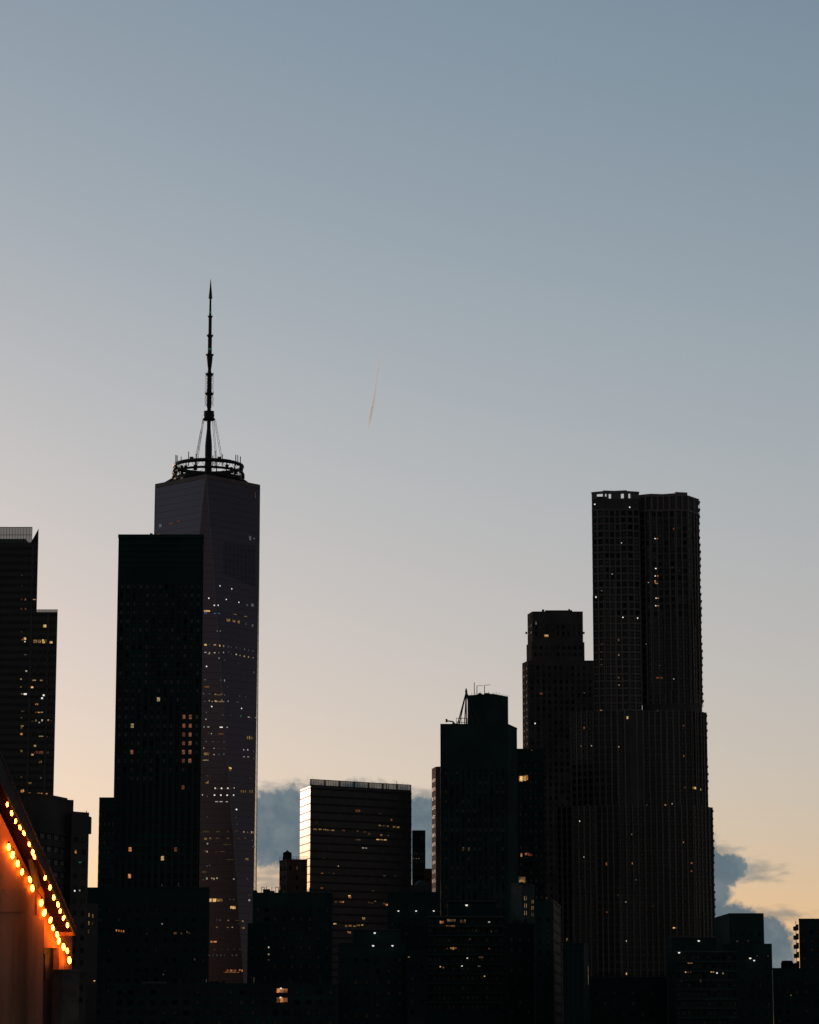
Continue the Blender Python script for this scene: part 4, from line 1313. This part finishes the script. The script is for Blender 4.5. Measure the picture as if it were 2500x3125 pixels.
for z in (zl + .7, zl + 1.5, zl + 2.3):
    MB().lathe((p.x, p.y), [(1.74, z), (1.76, z + .03), (1.76, z + .09), (1.74, z + .12)], 20).build('hoop', M['metal'], wt)
for s1 in (-1, 1):
    for s2 in (-1, 1):
        MB().bar((p.x + s1, p.y + s2, zl), (p.x + s1, p.y + s2, zl + .4), .14, 6).build('leg', M['metal'], wt)

# ------------------------------------------------------------------ the dark lower city, far to near
t, f, zt, fs = block('low_block', 'wide dark block below the water tank, two small hoist frames on its roof', 'building',
                     ((772, 1020), (1015, 1022)), 2727, 34, M['green_dark'], fh=3.3, cw=3.0, ww=.4, wh=.45, par=.35, clutter=6, seed=23, top=4, rnd=somegrey(21, .15))
for px in (802, 845):
    a, b_, c_ = at(px - 4, 2708, 1030), at(px + 5, 2708, 1030), at(px, 2724, 1030)
    m = MB().bar((a.x, 1030, zt - .1), (a.x, 1030, a.z), .13, 4).bar((b_.x, 1030, zt - .1), (b_.x, 1030, a.z), .13, 4).bar((a.x, 1030, a.z), (b_.x, 1030, a.z), .13, 4)
    m.build('hoist_frame', M['metal'], t)
a, b_ = at(771.5, 2717, 1024), at(783, 2717, 1024)
MB().box(a.x, b_.x, 1023.5, 1030, zt - .1, a.z).build('roof_house', M['metal'], t)
a, b_ = at(880, 2733, 1024), at(1000, 2733, 1024)
MB().box(a.x, b_.x, 1030, 1040, zt - .1, zt + .9).build('roof_house', M['metal'], t)

t, f, zt, fs = block('apartment_block', 'dark block at the foot of the glass tower with one column of lit stair windows', 'building',
                     ((756, 960), (823, 960)), 2821, 26, M['black_stone'], par=.4, ww=.35, wh=.4,
                     lit_free=[(0, *it) for it in crop(600, 2350, 2.156, [(475, 1167, 10, 11, 'y'), (475, 1167, 7, 6, 'W'), (475, 1214, 10, 11, 'y'), (475, 1250, 8, 8, 'd')])])

t, f, zt, fs = block('low_block', 'dark block with a row of three white lamps high on its wall', 'building',
                     ((1184, 1000), (1340, 1000)), 2727, 30, M['black_stone'], par=.5, ww=.35, wh=.4, top=9, clutter=7, seed=8)
a, b_ = at(1252, 2692, 1010), at(1318, 2692, 1010)
MB().prism([(a.x, 1010), (b_.x, 1010), (b_.x, 1020), (a.x, 1020)], zt - .1, a.z - 1).lathe(((a.x + b_.x) / 2, 1015), [(2.4, a.z - 1.02), (1.6, a.z + .3), (.4, a.z + .9)], 12).build('roof_house', M['metal'], t)
tri_face, tri_th = fs[0], t

# apartment block with balconies, left of the pale-sided block
OY = 940
zo = at(1400, 2798, OY).z
poly, f = foot(((1306, OY), (1536, OY)), 2798, 26)
t = thing('apartment_block', 'wide dark apartment block with long balcony edges and a few lit rooms', 'building', base_of(poly))
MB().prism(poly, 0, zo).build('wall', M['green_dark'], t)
fo = Face(*f)
a, b_ = at(1367, 2752, OY + 4), at(1512, 2752, OY + 4)
MB().box(a.x, b_.x, OY + 4, OY + 20, zo - .1, a.z).build('roof_house', M['black_stone'], t)
MB().box(a.x - .2, b_.x + .2, OY + 3.2, OY + 20.3, a.z + .003, a.z + .35).build('roof_edge', M['grey_conc'], t)
fo.block('roof_edge', t, M['grey_conc'], -.2, fo.L + .2, zo - .25, zo + .25, -.5, .8)
fho = 28.4 * OY / FPX
ws = Windows(t)
ws.grid(fo, zo - 10 * fho, zo, 16, 10, .55, .5, rnd=somegrey(31, .2))
ws.finish()
for k in range(1, 10):
    z = zo - k * fho
    fo.block('balcony_slab', t, M['grey_conc'], 0, fo.L, z - .12, z + .1, 0, .9)
    fo.block('balcony_rail', t, M['metal'], 0, fo.L, z + .95, z + 1.02, .8, .88)
for it in crop(1300, 2650, 3.136, [(140, 517, 18, 28, 'O'), (162, 517, 20, 26, 'o'), (215, 498, 26, 24, 'a'), (245, 500, 26, 26, 'd'), (272, 500, 22, 22, 'a'), (335, 508, 18, 34, 'd'), (355, 508, 14, 36, 'd'), (374, 508, 7, 34, 'a'), (237, 554, 92, 9, 'O'), (605, 515, 20, 7, 'w'), (245, 765, 22, 18, 'O'), (262, 768, 18, 24, 'Y'), (284, 764, 24, 18, 'o'), (205, 768, 12, 10, 'o'),
                                   (605, 770, 18, 10, 'o'), (515, 852, 20, 20, 'd'), (540, 852, 20, 20, 'd'), (627, 600, 8, 26, 'd'), (138, 942, 10, 10, 'Y'), (168, 950, 7, 20, 'o'), (480, 598, 12, 14, 'd'), (510, 938, 26, 6, 'g'), (422, 680, 16, 10, 'd')]):
    fo.lit(t, *it[:4], it[4], .2)
balc_face, balc_th = fo, t

# P: block with two columns of paired windows; sits behind the pale-sided block
t, f, zt, fs = block('apartment_block', 'dark block with stacked pairs of lit narrow windows and a bright rooftop sign box', 'building',
                     ((1560, 975), (1592, 960), (1632, 978)), 2704, 24, M['green_dark'], par=.5, faces=[], ww=.3)
for row, yy in enumerate((287, 357, 428)):
    for xx, k in ((940, 'a'), (957, 'a')):
        fs[1].lit(t, 1300 + xx / 3.136, 2650 + yy / 3.136, 8 / 3.136, 46 / 3.136, k, .1)
    yy2 = yy + 32 - row * 8
    for xx in (1009, 1022):
        fs[1].lit(t, 1300 + xx / 3.136, 2650 + yy2 / 3.136, 7 / 3.136, 40 / 3.136, 'a' if row < 2 else 'd', .1)
p = at(1594, 2700, 962)
MB().box(p.x - 1.3, p.x + 1.3, 962.5, 964.5, zt - .1, zt + 2.6).build('roof_house', M['pale_stone'], t)
MB().box(p.x - 1.0, p.x + 1.0, 962.3, 962.45, zt + .5, zt + 2.2).build('sign_panel', M['a'], t)

# pale-sided block
QY = 880
zq = at(1688, 2750, QY).z
fq = [P2(1632, 2756, QY), P2(1687, 2750, QY), P2(1710, 2770, QY + 42)]
poly = [fq[0], fq[1], fq[2], flank(fq[0], QY + 42)]
t = thing('apartment_block', 'black block whose narrow right side is pale striped limestone', 'building', base_of(poly))
MB().prism(poly, 0, zq).build('wall', M['green_dark'], t)
fqs = Face(fq[1], fq[2])
fqs.block('side_wall', t, M['pale_stone'], .2, fqs.L - .2, 5, zq - .4, 0, .12)
for k in range(26):
    z = zq - 3 - k * 3.1
    fqs.block('stone_course', t, M['brown_brick'], .25, fqs.L - .25, z, z + .9, .10, .2)
for u in (0, fqs.L - 1.2):
    fqs.block('corner_pier', t, M['pale_stone'], u, u + 1.2, 5, zq, .1, .3)
fqs.block('coping', t, M['pale_stone'], 0, fqs.L, zq - .3, zq + .4, -.4, .34)
ws = Windows(t)
fq0 = Face(fq[0], fq[1])
ws.grid(fq0, zq - 40, zq - 4, 2, 11, .3, .4)
ws.finish()
MB().bar((fq[1][0] - 1.8, QY + .6, zq - .1), (fq[1][0] - 1.8, QY + .6, zq + .8), .1, 5).build('beacon_post', M['metal'], t)
MB().lathe((fq[1][0] - 1.8, QY + .6), [(.12, zq + .8), (.16, zq + .9), (.12, zq + 1.05)], 8).build('beacon', M['r'], t)

t, f, zt, fs = block('apartment_block', 'small black block with upright ribs and a thin glowing strip on its corner', 'building',
                     ((1716, 850), (1782, 850), (1796, 866)), 2882, 16, M['black_stone'], par=.4, faces=[])
for u in (0.0, fs[0].L * .45, fs[0].L - .5):
    fs[0].block('rib', t, M['green_dark'], u, u + .5, 5, zt - .2, 0, .4)
fs[0].block('rib', t, M['green_dark'], 0.02, fs[0].L - .02, zt - 1.6, zt - .8, .02, .3)
fs[1].lit(t, 1794, 2977, 1.6, 64, 'y', .1)
p = at(1731, 2866, 856)
MB().bar((p.x, p.y, zt - .1), (p.x, p.y, zt + 1.6), .09, 5).build('lamp_post', M['metal'], t)
MB().box(p.x - .2, p.x + .2, p.y - .2, p.y + .2, zt + 1.2, zt + 2.0).build('lamp', M['a'], t)

# blocks at the lower right
SY = 950
poly, f = foot(((2180, SY + 34), (2226, SY), (2331, SY)), 2787, 30)
zs_ = at(2260, 2787, SY).z
t = thing('apartment_block', 'black block with slanting left roof edge in front of the cloud', 'building', base_of(poly))
MB().prism(poly, 0, zs_).build('wall', M['green_dark'], t)
x0, x1 = at(2204, 2880, SY - 8).x, at(2356, 2880, SY - 8).x
z2 = at(2345, 2880, SY - 8).z
MB().prism([(x0, SY - 8), (x1, SY - 8), flank((x1, SY - 8), SY + 28), flank((x0, SY - 8), SY + 28)], 0, z2).build('wing', M['green_dark'], t)
ws = Windows(t)
fS = Face((x0, SY - 8), (x1, SY - 8))
ws.grid(Face(f[1], f[2]), zs_ - 18, zs_ - 5, 4, 4, .28, .35)
ws.grid(fS, z2 - 36, z2 - 3, 6, 11, .28, .4, rnd=somegrey(41, .15))
ws.finish()
for it in crop(1950, 2750, 3.45, [(1150, 420, 8, 14, 'd'), (1035, 425, 20, 14, 'd'), (1360, 580, 10, 5, 'd'), (1245, 580, 12, 5, 'd')]):
    fS.lit(t, *it[:4], it[4], .15)
wingface, wingth = fS, t

TYY = 880
poly, f = foot(((2038, TYY + 6), (2062, TYY), (2248, TYY)), 2905, 22)
zq2 = at(2100, 2905, TYY).z
t = thing('apartment_block', 'low dark apartment block with white roof lamps, before the slant-roofed block', 'building', base_of(poly))
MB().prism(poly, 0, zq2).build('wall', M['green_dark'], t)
fT = Face(f[1], f[2])
a, b_ = at(2050, 2862, TYY + 5), at(2186, 2862, TYY + 5)
MB().box(a.x, b_.x, TYY + 5, TYY + 20, zq2 - .1, a.z).build('roof_house', M['black_stone'], t)
MB().box(a.x - .1, b_.x + .1, TYY + 4.6, TYY + 20.1, a.z + .003, a.z + .25).build('roof_edge', M['grey_conc'], t)
fT.block('roof_edge', t, M['grey_conc'], -.1, fT.L + .1, zq2 - .2, zq2 + .25, -.5, .6)
fhT = 28 * TYY / FPX
ws = Windows(t)
ws.grid(fT, zq2 - 8 * fhT, zq2 - .3, 12, 8, .5, .45, rnd=somegrey(51, .2))
ws.finish()
for k in range(1, 8):
    z = zq2 - .3 - k * (8 * fhT - .3) / 8
    fT.block('balcony_slab', t, M['grey_conc'], 0, fT.L, z - .1, z + .1, 0, .7)
for it in crop(1950, 2750, 3.45, [(540, 655, 56, 6, 'a'), (492, 748, 10, 16, 'Y'), (520, 750, 16, 16, 'r'), (545, 750, 16, 16, 'r'), (762, 745, 18, 9, 'Y'), (785, 745, 16, 9, 'Y'), (822, 758, 12, 12, 'W'), (885, 762, 12, 18, 'y'), (650, 840, 18, 30, 'd'), (448, 845, 10, 20, 'd')]):
    fT.lit(t, *it[:4], it[4], .2)
lowface, lowth = fT, t

t, f, zt, fs = block('low_block', 'low dark roof with a rounded plant house at the right edge', 'building',
                     ((2358, 990), (2560, 990)), 2957, 24, M['green_dark'], par=.3, ww=.35, wh=.4, cw=3,
                     lit_free=[(0, *it) for it in crop(1950, 2750, 3.45, [(1600, 993, 12, 10, 'a')])])
a, b_ = at(2388, 2928, 996), at(2424, 2928, 996)
m = MB().lathe(((a.x + b_.x) / 2, 999), [(2.1, zt - .1), (2.15, zt + 1.9), (1.95, zt + 2.7), (1.6, zt + 3.0)], 14)
m.box((a.x + b_.x) / 2 + 1.2, at(2440, 2928, 996).x, 996.5, 1001, zt - .1, zt + 2.0)
m.build('plant_house', M['tank'], t)

VY = 1060
t, f, zt, fs = block('apartment_block', 'tall dark block at the right edge with jutting balconies against the sky', 'building',
                     ((2438, VY), (2560, VY)), 2806, 24, M['green_dark'], par=.3, ww=.45, wh=.5, cw=3)
fhV = 27.4 * VY / FPX
for k in range(7):
    z = at(2436, 2837, VY).z - k * fhV
    xe = f[0][0]
    MB().box(xe - 1.15, xe + .02, VY + 1, VY + 7, z - .2, z + .1).build('balcony_slab', M['dark_brick'], t)
    MB().box(xe - 1.2, xe - .95, VY + 1, VY + 7, z + .1, z + 1.3).box(xe - .95, xe, VY + .9, VY + 1.05, z + .1, z + 1.9).build('balcony_rail', M['dark_brick'], t)
    MB().box(xe - 1.0, xe - .8, VY + 1.2, VY + 1.5, z + 1.3, z + fhV - .2).build('balcony_post', M['metal'], t)

# lower left
t, f, zt, fs = block('low_block', 'broad black block across the foot of the slab tower with four orange lit windows', 'building',
                     ((262, 930), (640, 930)), 2713, 30, M['black_stone'], par=.5, ww=.35, wh=.4, cw=3, top=5, clutter=5, seed=3, rnd=somegrey(61, .12),
                     lit_free=[(0, *it) for it in crop(200, 2650, 2.875, [(448, 545, 10, 18, 'O'), (470, 550, 10, 18, 'O'), (490, 552, 10, 18, 'O'), (510, 555, 12, 18, 'O'), (848, 488, 8, 8, 'w'), (712, 575, 10, 18, 'd'), (963, 570, 28, 22, 'r'), (1018, 572, 12, 16, 'd'), (1068, 560, 6, 14, 'a'), (1088, 570, 8, 14, 'd'), (1133, 800, 12, 20, 'd'), (858, 932, 6, 6, 'g')])])
t, f, zt, fs = block('apartment_block', 'narrow dark block with two columns of pale slit windows beside the bright gap', 'building',
                     ((235, 860), (300, 860)), 2762, 22, M['dark_brick'], par=.4, faces=[],
                     lit_free=[(0, *it) for it in crop(200, 2650, 2.875, [(208, 410, 8, 36, 'a'), (240, 420, 9, 36, 'a'), (206, 482, 8, 36, 'a'), (238, 487, 9, 30, 'd'), (203, 555, 7, 36, 'd'), (145, 573, 30, 5, 'g')])])
slit_face, slit_th = fs[0], t
t, f, zt, fs = block('low_block', 'lowest dark block along the bottom with two stacked orange rooms', 'building',
                     ((345, 820), (1030, 820)), 3006, 26, M['green_dark'], par=.4, fh=2.85, cw=3.2, ww=.45, wh=.45, top=.6, clutter=9, seed=14, rnd=somegrey(71, .15),
                     lit_free=[(0, *it) for it in crop(600, 2350, 2.156, [(538, 1452, 22, 30, 'O'), (562, 1452, 24, 30, 'O'), (588, 1452, 24, 28, 'o'), (538, 1513, 22, 34, 'o'), (562, 1513, 24, 36, 'O'), (588, 1513, 24, 30, 'o'), (555, 1438, 12, 9, 'W'), (553, 1498, 12, 9, 'W')])])
a, b_ = at(435, 2996, 826), at(502, 2996, 826)
MB().box(a.x, b_.x, 826, 834, zt - .1, a.z).build('roof_house', M['grey_conc'], t)
t, f, zt, fs = block('low_block', 'dark stepped roof with two white lamps in the middle foreground', 'building',
                     ((1033, 845), (1240, 845)), 2881, 22, M['black_stone'], par=.3, ww=.35, wh=.4, cw=3, clutter=3, seed=91)
flat_face, flat_th, flat_z = fs[0], t, zt
a, b_ = at(1077, 2838, 853), at(1221, 2838, 853)
MB().box(a.x, b_.x, 853, 865, zt - .1, a.z).build('roof_house', M['green_dark'], t)
MB().box(a.x - .1, b_.x + .1, 852.7, 865.1, a.z + .003, a.z + .22).build('roof_edge', M['grey_conc'], t)
fhouse = Face((a.x, 853), (b_.x, 853))
t, f, zt, fs = block('low_block', 'low dark roof right of the two white roof lamps', 'building',
                     ((1242, 838), (1304, 838)), 2903, 20, M['black_stone'], par=.4, ww=.35, wh=.4,
                     lit_free=[(0, *it) for it in crop(1000, 2650, 3.45, [(855, 936, 18, 8, 'y')])])
t, f, zt, fs = block('low_block', 'low dark block under the pale-sided block at the bottom', 'building',
                     ((1545, 905), (1630, 905)), 2822, 20, M['black_stone'], par=.4, ww=.35, wh=.4, clutter=4, seed=77)
t, f, zt, fs = block('low_block', 'dark low building at the foot of the rippled steel tower', 'building',
                     ((1800, 900), (2036, 900)), 2985, 24, M['green_dark'], par=.4, ww=.35, wh=.4, cw=3, clutter=5, seed=17)


# ------------------------------------------------------------------ lamps on walls and roofs, each with bracket and lens
def lamp(label, face, px, py, r=.28, grp='white lamps on the lower roofs', warm=False):
    u, z = face.uz(px, py)
    c_ = face.pt(u, z, .95)
    o = thing('wall_lamp', label, 'lamp', c_, grp)
    back = face.pt(u, z + .25, .0)
    MB().bar(back, c_ + UP * .25, .06, 5).box(back.x - .15, back.x + .15, back.y - .06, back.y + .06, back.z - .2, back.z + .2).build('bracket', M['metal'], o)
    MB().lathe((c_.x, c_.y), [(.1, c_.z + .38), (r * 1.15, c_.z + .18), (r * 1.2, c_.z + .05)][::-1], 10).build('hood', M['metal'], o)
    MB().lathe((c_.x, c_.y), [(r * .35, c_.z - r), (r * .85, c_.z - r * .6), (r, c_.z - .02), (r * .9, c_.z + .12)], 10).build('lens', M['Y' if warm else 'W'], o, smooth=True)
    return o


lamp('left one of the three white lamps in a row on the dark wall', tri_face, 1216, 2780, .30)
lamp('middle one of the three white lamps in a row on the dark wall', tri_face, 1270, 2780, .30)
lamp('right one of the three white lamps in a row on the dark wall', tri_face, 1324, 2780, .30)
lamp('big white lamp under the penthouse roof edge of the balcony block', Face((at(1367, 2752, OY + 4).x, OY + 4), (at(1512, 2752, OY + 4).x, OY + 4)), 1424, 2762, .42)
lamp('white lamp among the lower balconies of the wide apartment block', balc_face, 1426, 2924, .22)
lamp('white lamp on the lowest visible balcony of the wide apartment block', balc_face, 1410, 2948, .24)
lamp('small orange-white lamp low on the right of the balcony block', balc_face, 1479, 2979, .22, warm=True)
lamp('white lamp on the set-back roof house above the pair of lamps', fhouse, 1144, 2847, .32)
lamp('left lamp of the white pair along the stepped roof edge', flat_face, 1139, 2886, .32)
lamp('right lamp of the white pair along the stepped roof edge', flat_face, 1198, 2886, .30)
lamp('white lamp on the roof house before the slant-roofed block', Face((at(2050, 2862, TYY + 5).x, TYY + 5), (at(2186, 2862, TYY + 5).x, TYY + 5)), 2132, 2871, .34)
lamp('white lamp at the left end of the low roof edge, lower right', lowface, 2072, 2907, .32)
lamp('larger of the two warm lamps on the right-hand wing wall', wingface, 2289, 2924, .36)
lamp('smaller warm lamp just below and right of its larger twin', wingface, 2301, 2931, .30)
lamp('small white lamp low on the narrow block beside the bright gap', slit_face, 253, 2876, .22)
lamp('small warm lamp at the bottom left right of the rendered pier', slit_face, 289, 2993, .26, warm=True)

# ------------------------------------------------------------------ near roof terrace with gabled shed and string lights
structure(MB().box(-34, 5, -8, 82, 0, 68).build('roof_terrace', M['deck']))
N = Vector((.93, -.367, 0)).normalized()
A0 = at(181, 2900, 61.2)
OV = .36
A1 = A0 + N * OV
U = Vector((-N.y, N.x, 0))     # along the wall, away from the camera


def Wp(px, py, off=0.0):
    return hit(px, py, A0 + N * off, N)


shed = thing('roof_shed', 'orange-lit gabled wooden shed with string lights at the lower left corner', 'shed', (A0.x, A0.y, 68))
up_a, up_b = (72, 2539), (224, 2852)                     # lower edge of the fascia


def soff(x):                                             # where soffit meets wall
    return 2539 + (x + 48 - 72) * (2852 - 2539) / (224 - 72)


def topedge(x):
    return 2463 + (x - 64) * (2836 - 2463) / (226 - 64)


xs0 = -70
# near bay (stands 10 cm proud), lintel, corner post, door
pts = [Wp(133, soff(133) - 8, .10), Wp(133, 3230, .10), Wp(xs0, 3230, .10), Wp(xs0, soff(xs0) - 8, .10)]
for p in pts[1:3]:
    p.z = 68.0
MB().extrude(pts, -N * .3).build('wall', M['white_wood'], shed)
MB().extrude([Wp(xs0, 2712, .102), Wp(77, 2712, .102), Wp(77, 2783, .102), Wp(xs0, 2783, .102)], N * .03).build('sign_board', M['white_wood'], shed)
MB().extrude([Wp(84, 2618, .12), Wp(94, 2632, .12), Wp(112, 2705, .12), Wp(104, 2712, .12)], N * .10).build('bracket', M['grey_wood'], shed)
MB().extrude([Wp(109, 2650, .102), Wp(132, 2690, .102), Wp(132, 2792, .102), Wp(109, 2792, .102)], N * .025).build('trim_board', M['white_wood'], shed)
pts = [Wp(134, soff(134) - 6), Wp(134, 2893), Wp(181, 2893), Wp(181, soff(181) - 6)]
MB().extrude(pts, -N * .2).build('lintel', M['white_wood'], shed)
pts = [Wp(181.3, soff(181) - 6, .03), Wp(181.3, 3230, .03), Wp(224, 3230, .03), Wp(224, soff(224) - 2, .03), Wp(224, 2845, .03), Wp(205, soff(205) - 2, .03)]
pts = [Wp(181.3, soff(181.3) - 10, .03), None, None, Wp(221, 2850, .03), Wp(214, 2836, .03)]
pts[1] = Wp(181.3, 3000, .03)
pts[2] = Wp(221, 3000, .03)
for i in (1, 2):
    pts[i].z = 68
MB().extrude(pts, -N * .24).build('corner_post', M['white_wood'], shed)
a, b_ = Wp(133.5, 2894, -.12), Wp(180.8, 2894, -.12)
dr = MB().extrude([Vector((a.x, a.y, 68.01)), Vector((b_.x, b_.y, 68.01)), b_, a], -N * .06).build('door', M['door'], shed)
h_ = a.lerp(b_, .85)
MB().bar(Vector((h_.x, h_.y, 69.1)) + N * .0, Vector((h_.x, h_.y, 69.1)) + N * .07, .02, 6).build('handle', M['metal'], dr)
MB().extrude([Wp(136, 2910, -.115), Wp(178, 2910, -.115), Wp(178, 2990, -.115), Wp(136, 2990, -.115)], N * .012).build('panel', M['door'], dr)
# fascia, soffit boards, roof sheet
F0, F1 = Wp(-60, 2463 + (-60 - 64) * 373 / 162, OV), Wp(226, 2836, OV)
G0, G1 = Wp(-60, 2539 + (-60 - 72) * 313 / 152, OV), Wp(226, 2856, OV)
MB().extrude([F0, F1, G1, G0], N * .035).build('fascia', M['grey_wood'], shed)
sl = (G1 - G0).normalized()
nb = 5
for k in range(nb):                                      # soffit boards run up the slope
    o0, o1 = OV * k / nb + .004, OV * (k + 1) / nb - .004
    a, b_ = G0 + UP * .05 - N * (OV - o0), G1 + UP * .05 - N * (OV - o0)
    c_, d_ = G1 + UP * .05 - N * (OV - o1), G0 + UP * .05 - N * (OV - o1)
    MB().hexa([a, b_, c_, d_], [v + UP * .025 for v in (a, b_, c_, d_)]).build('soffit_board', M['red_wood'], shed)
a, b_ = F0 + N * .06, F1 + N * .06
MB().hexa([a, b_, b_ - N * 2.4, a - N * 2.4], [v + UP * .05 for v in (a, b_, b_ - N * 2.4, a - N * 2.4)]).build('roof', M['grey_wood'], shed)
a = G1 - N * .002
MB().hexa([a - sl * .04, a, a - N * (OV + .2), a - sl * .04 - N * (OV + .2)], [v + UP * .34 for v in (a - sl * .04, a, a - N * (OV + .2), a - sl * .04 - N * (OV + .2))]).build('eave_board', M['white_wood'], shed)
for px, py, off in ((104, 2765, .10), (71, 2845, .10), (203, 2942, .03)):      # wall hooks
    p = Wp(px, py, off)
    MB().box(-.025, .025, -.02, .02, -.07, .07).build('wall_hook', M['metal'], shed).location = p - shed.location + N * .03

pier = thing('parapet_pier', 'squat grey rendered pier in front of the lit shed, bottom left', 'pier', (at(190, 2970, 58.6).x, 58.8, 68))
p0, p1, p2 = P2(161, 2970, 58.95), P2(189, 2970, 58.55), P2(243, 2970, 58.75)
zc = at(189, 2966, 58.55).z
pp = [p0, p1, p2, (p2[0] - .12, 59.25), (p0[0] - .05, 59.3)]
MB().prism(pp, 68, zc).build('shaft', M['render'], pier)
cx_ = sum(q[0] for q in pp) / 5
cy_ = sum(q[1] for q in pp) / 5
MB().prism([(cx_ + (q[0] - cx_) * 1.05, cy_ + (q[1] - cy_) * 1.05) for q in pp], zc + .002, zc + .05).build('cap', M['render'], pier)

_bulb = MB().lathe((0, 0), [(.006, -.105), (.020, -.092), (.031, -.062), (.033, -.030), (.024, .012), (.016, .034)], 10).mesh('bulb', M['bulb'], smooth=True)
_sock = MB().lathe((0, 0), [(.017, .03), (.020, .034), (.020, .07), (.010, .085)], 8).mesh('socket', M['cable'])


def string(label, pts, off, sag=.02, size=1.0):
    ps = [Wp(x, y, off) for x, y in pts]
    t_ = thing('string_lights', label, 'string lights', ps[0], 'string lights on the shed eave')
    m = MB()
    for p, q in zip(ps, ps[1:]):
        mid = (p + q) / 2 + UP * (.075 - sag)
        m.bar(p + UP * .085, mid, .007, 5)
        m.bar(mid, q + UP * .085, .007, 5)
    m.build('cable', M['cable'], t_)
    for p in ps:
        b = link('bulb', _bulb, t_)
        b.location = p - ps[0]
        b.scale = [size * random.uniform(.85, 1.12)] * 3
        b.rotation_euler = (random.uniform(-.3, .3), random.uniform(-.3, .3), random.uniform(0, 6))
        s_ = link('socket', _sock, b)
    return t_


def crop7(l):
    return [(60 + x / 3.42, 2440 + y / 3.42) for x, y in l]


string('outer string of amber bulbs along the shed fascia edge', crop7([(-130, 40), (-85, 130), (-40, 215), (0, 280), (40, 340), (98, 455), (137, 535), (150, 585), (268, 805), (318, 905), (355, 1010), (398, 1083), (424, 1155), (463, 1222), (498, 1300)]), OV + .06, size=.78)
string('inner string of amber bulbs along wall and soffit, ending at the corner post', crop7([(-115, 480), (-70, 560), (-20, 650), (28, 740), (103, 820), (132, 908), (228, 1060), (263, 1165), (325, 1243), (343, 1325), (390, 1395), (410, 1460), (457, 1520), (495, 1565), (518, 1660)]), .17)

# ------------------------------------------------------------------ contrail high in the west
cm = bpy.data.materials.new('ice_trail')
cm.use_nodes = True
nt = cm.node_tree
nt.nodes.remove(nt.nodes['Principled BSDF'])
pv = nt.nodes.new('ShaderNodeVolumePrincipled')
pv.inputs['Color'].default_value = (.96, .98, 1, 1)
pv.inputs['Density'].default_value = .034
pv.inputs['Anisotropy'].default_value = .66
nt.links.new(pv.outputs[0], nt.nodes['Material Output'].inputs['Volume'])
CT = 32000
path = [(1121, 1316, 1.2), (1125, 1300, 3.0), (1130, 1275, 4.6), (1136, 1245, 4.8), (1142, 1215, 4.0), (1147, 1180, 3.4), (1150, 1150, 3.2), (1154, 1120, 3.0), (1159, 1095, 2.4), (1164, 1072, 1.0)]
m = MB()
nn = 12
vs, fs_ = [], []
for k, (x_, y_, r_) in enumerate(path):
    c_ = at(x_, y_, CT)
    r_ = r_ * CT / FPX
    vs += [c_ + Vector((r_ * math.cos(i * 2 * math.pi / nn), r_ * math.sin(i * 2 * math.pi / nn), 0)) for i in range(nn)]
    if k:
        fs_ += [((k - 1) * nn + i, (k - 1) * nn + (i + 1) % nn, k * nn + (i + 1) % nn, k * nn + i) for i in range(nn)]
fs_ += [tuple(range(nn))[::-1], tuple(range((len(path) - 1) * nn, len(path) * nn))]
me = m.add(vs, fs_).mesh('contrail', cm)
ct = link('contrail', me)
tag(ct, 'faint slanting pink-white contrail in the open sky', 'contrail')
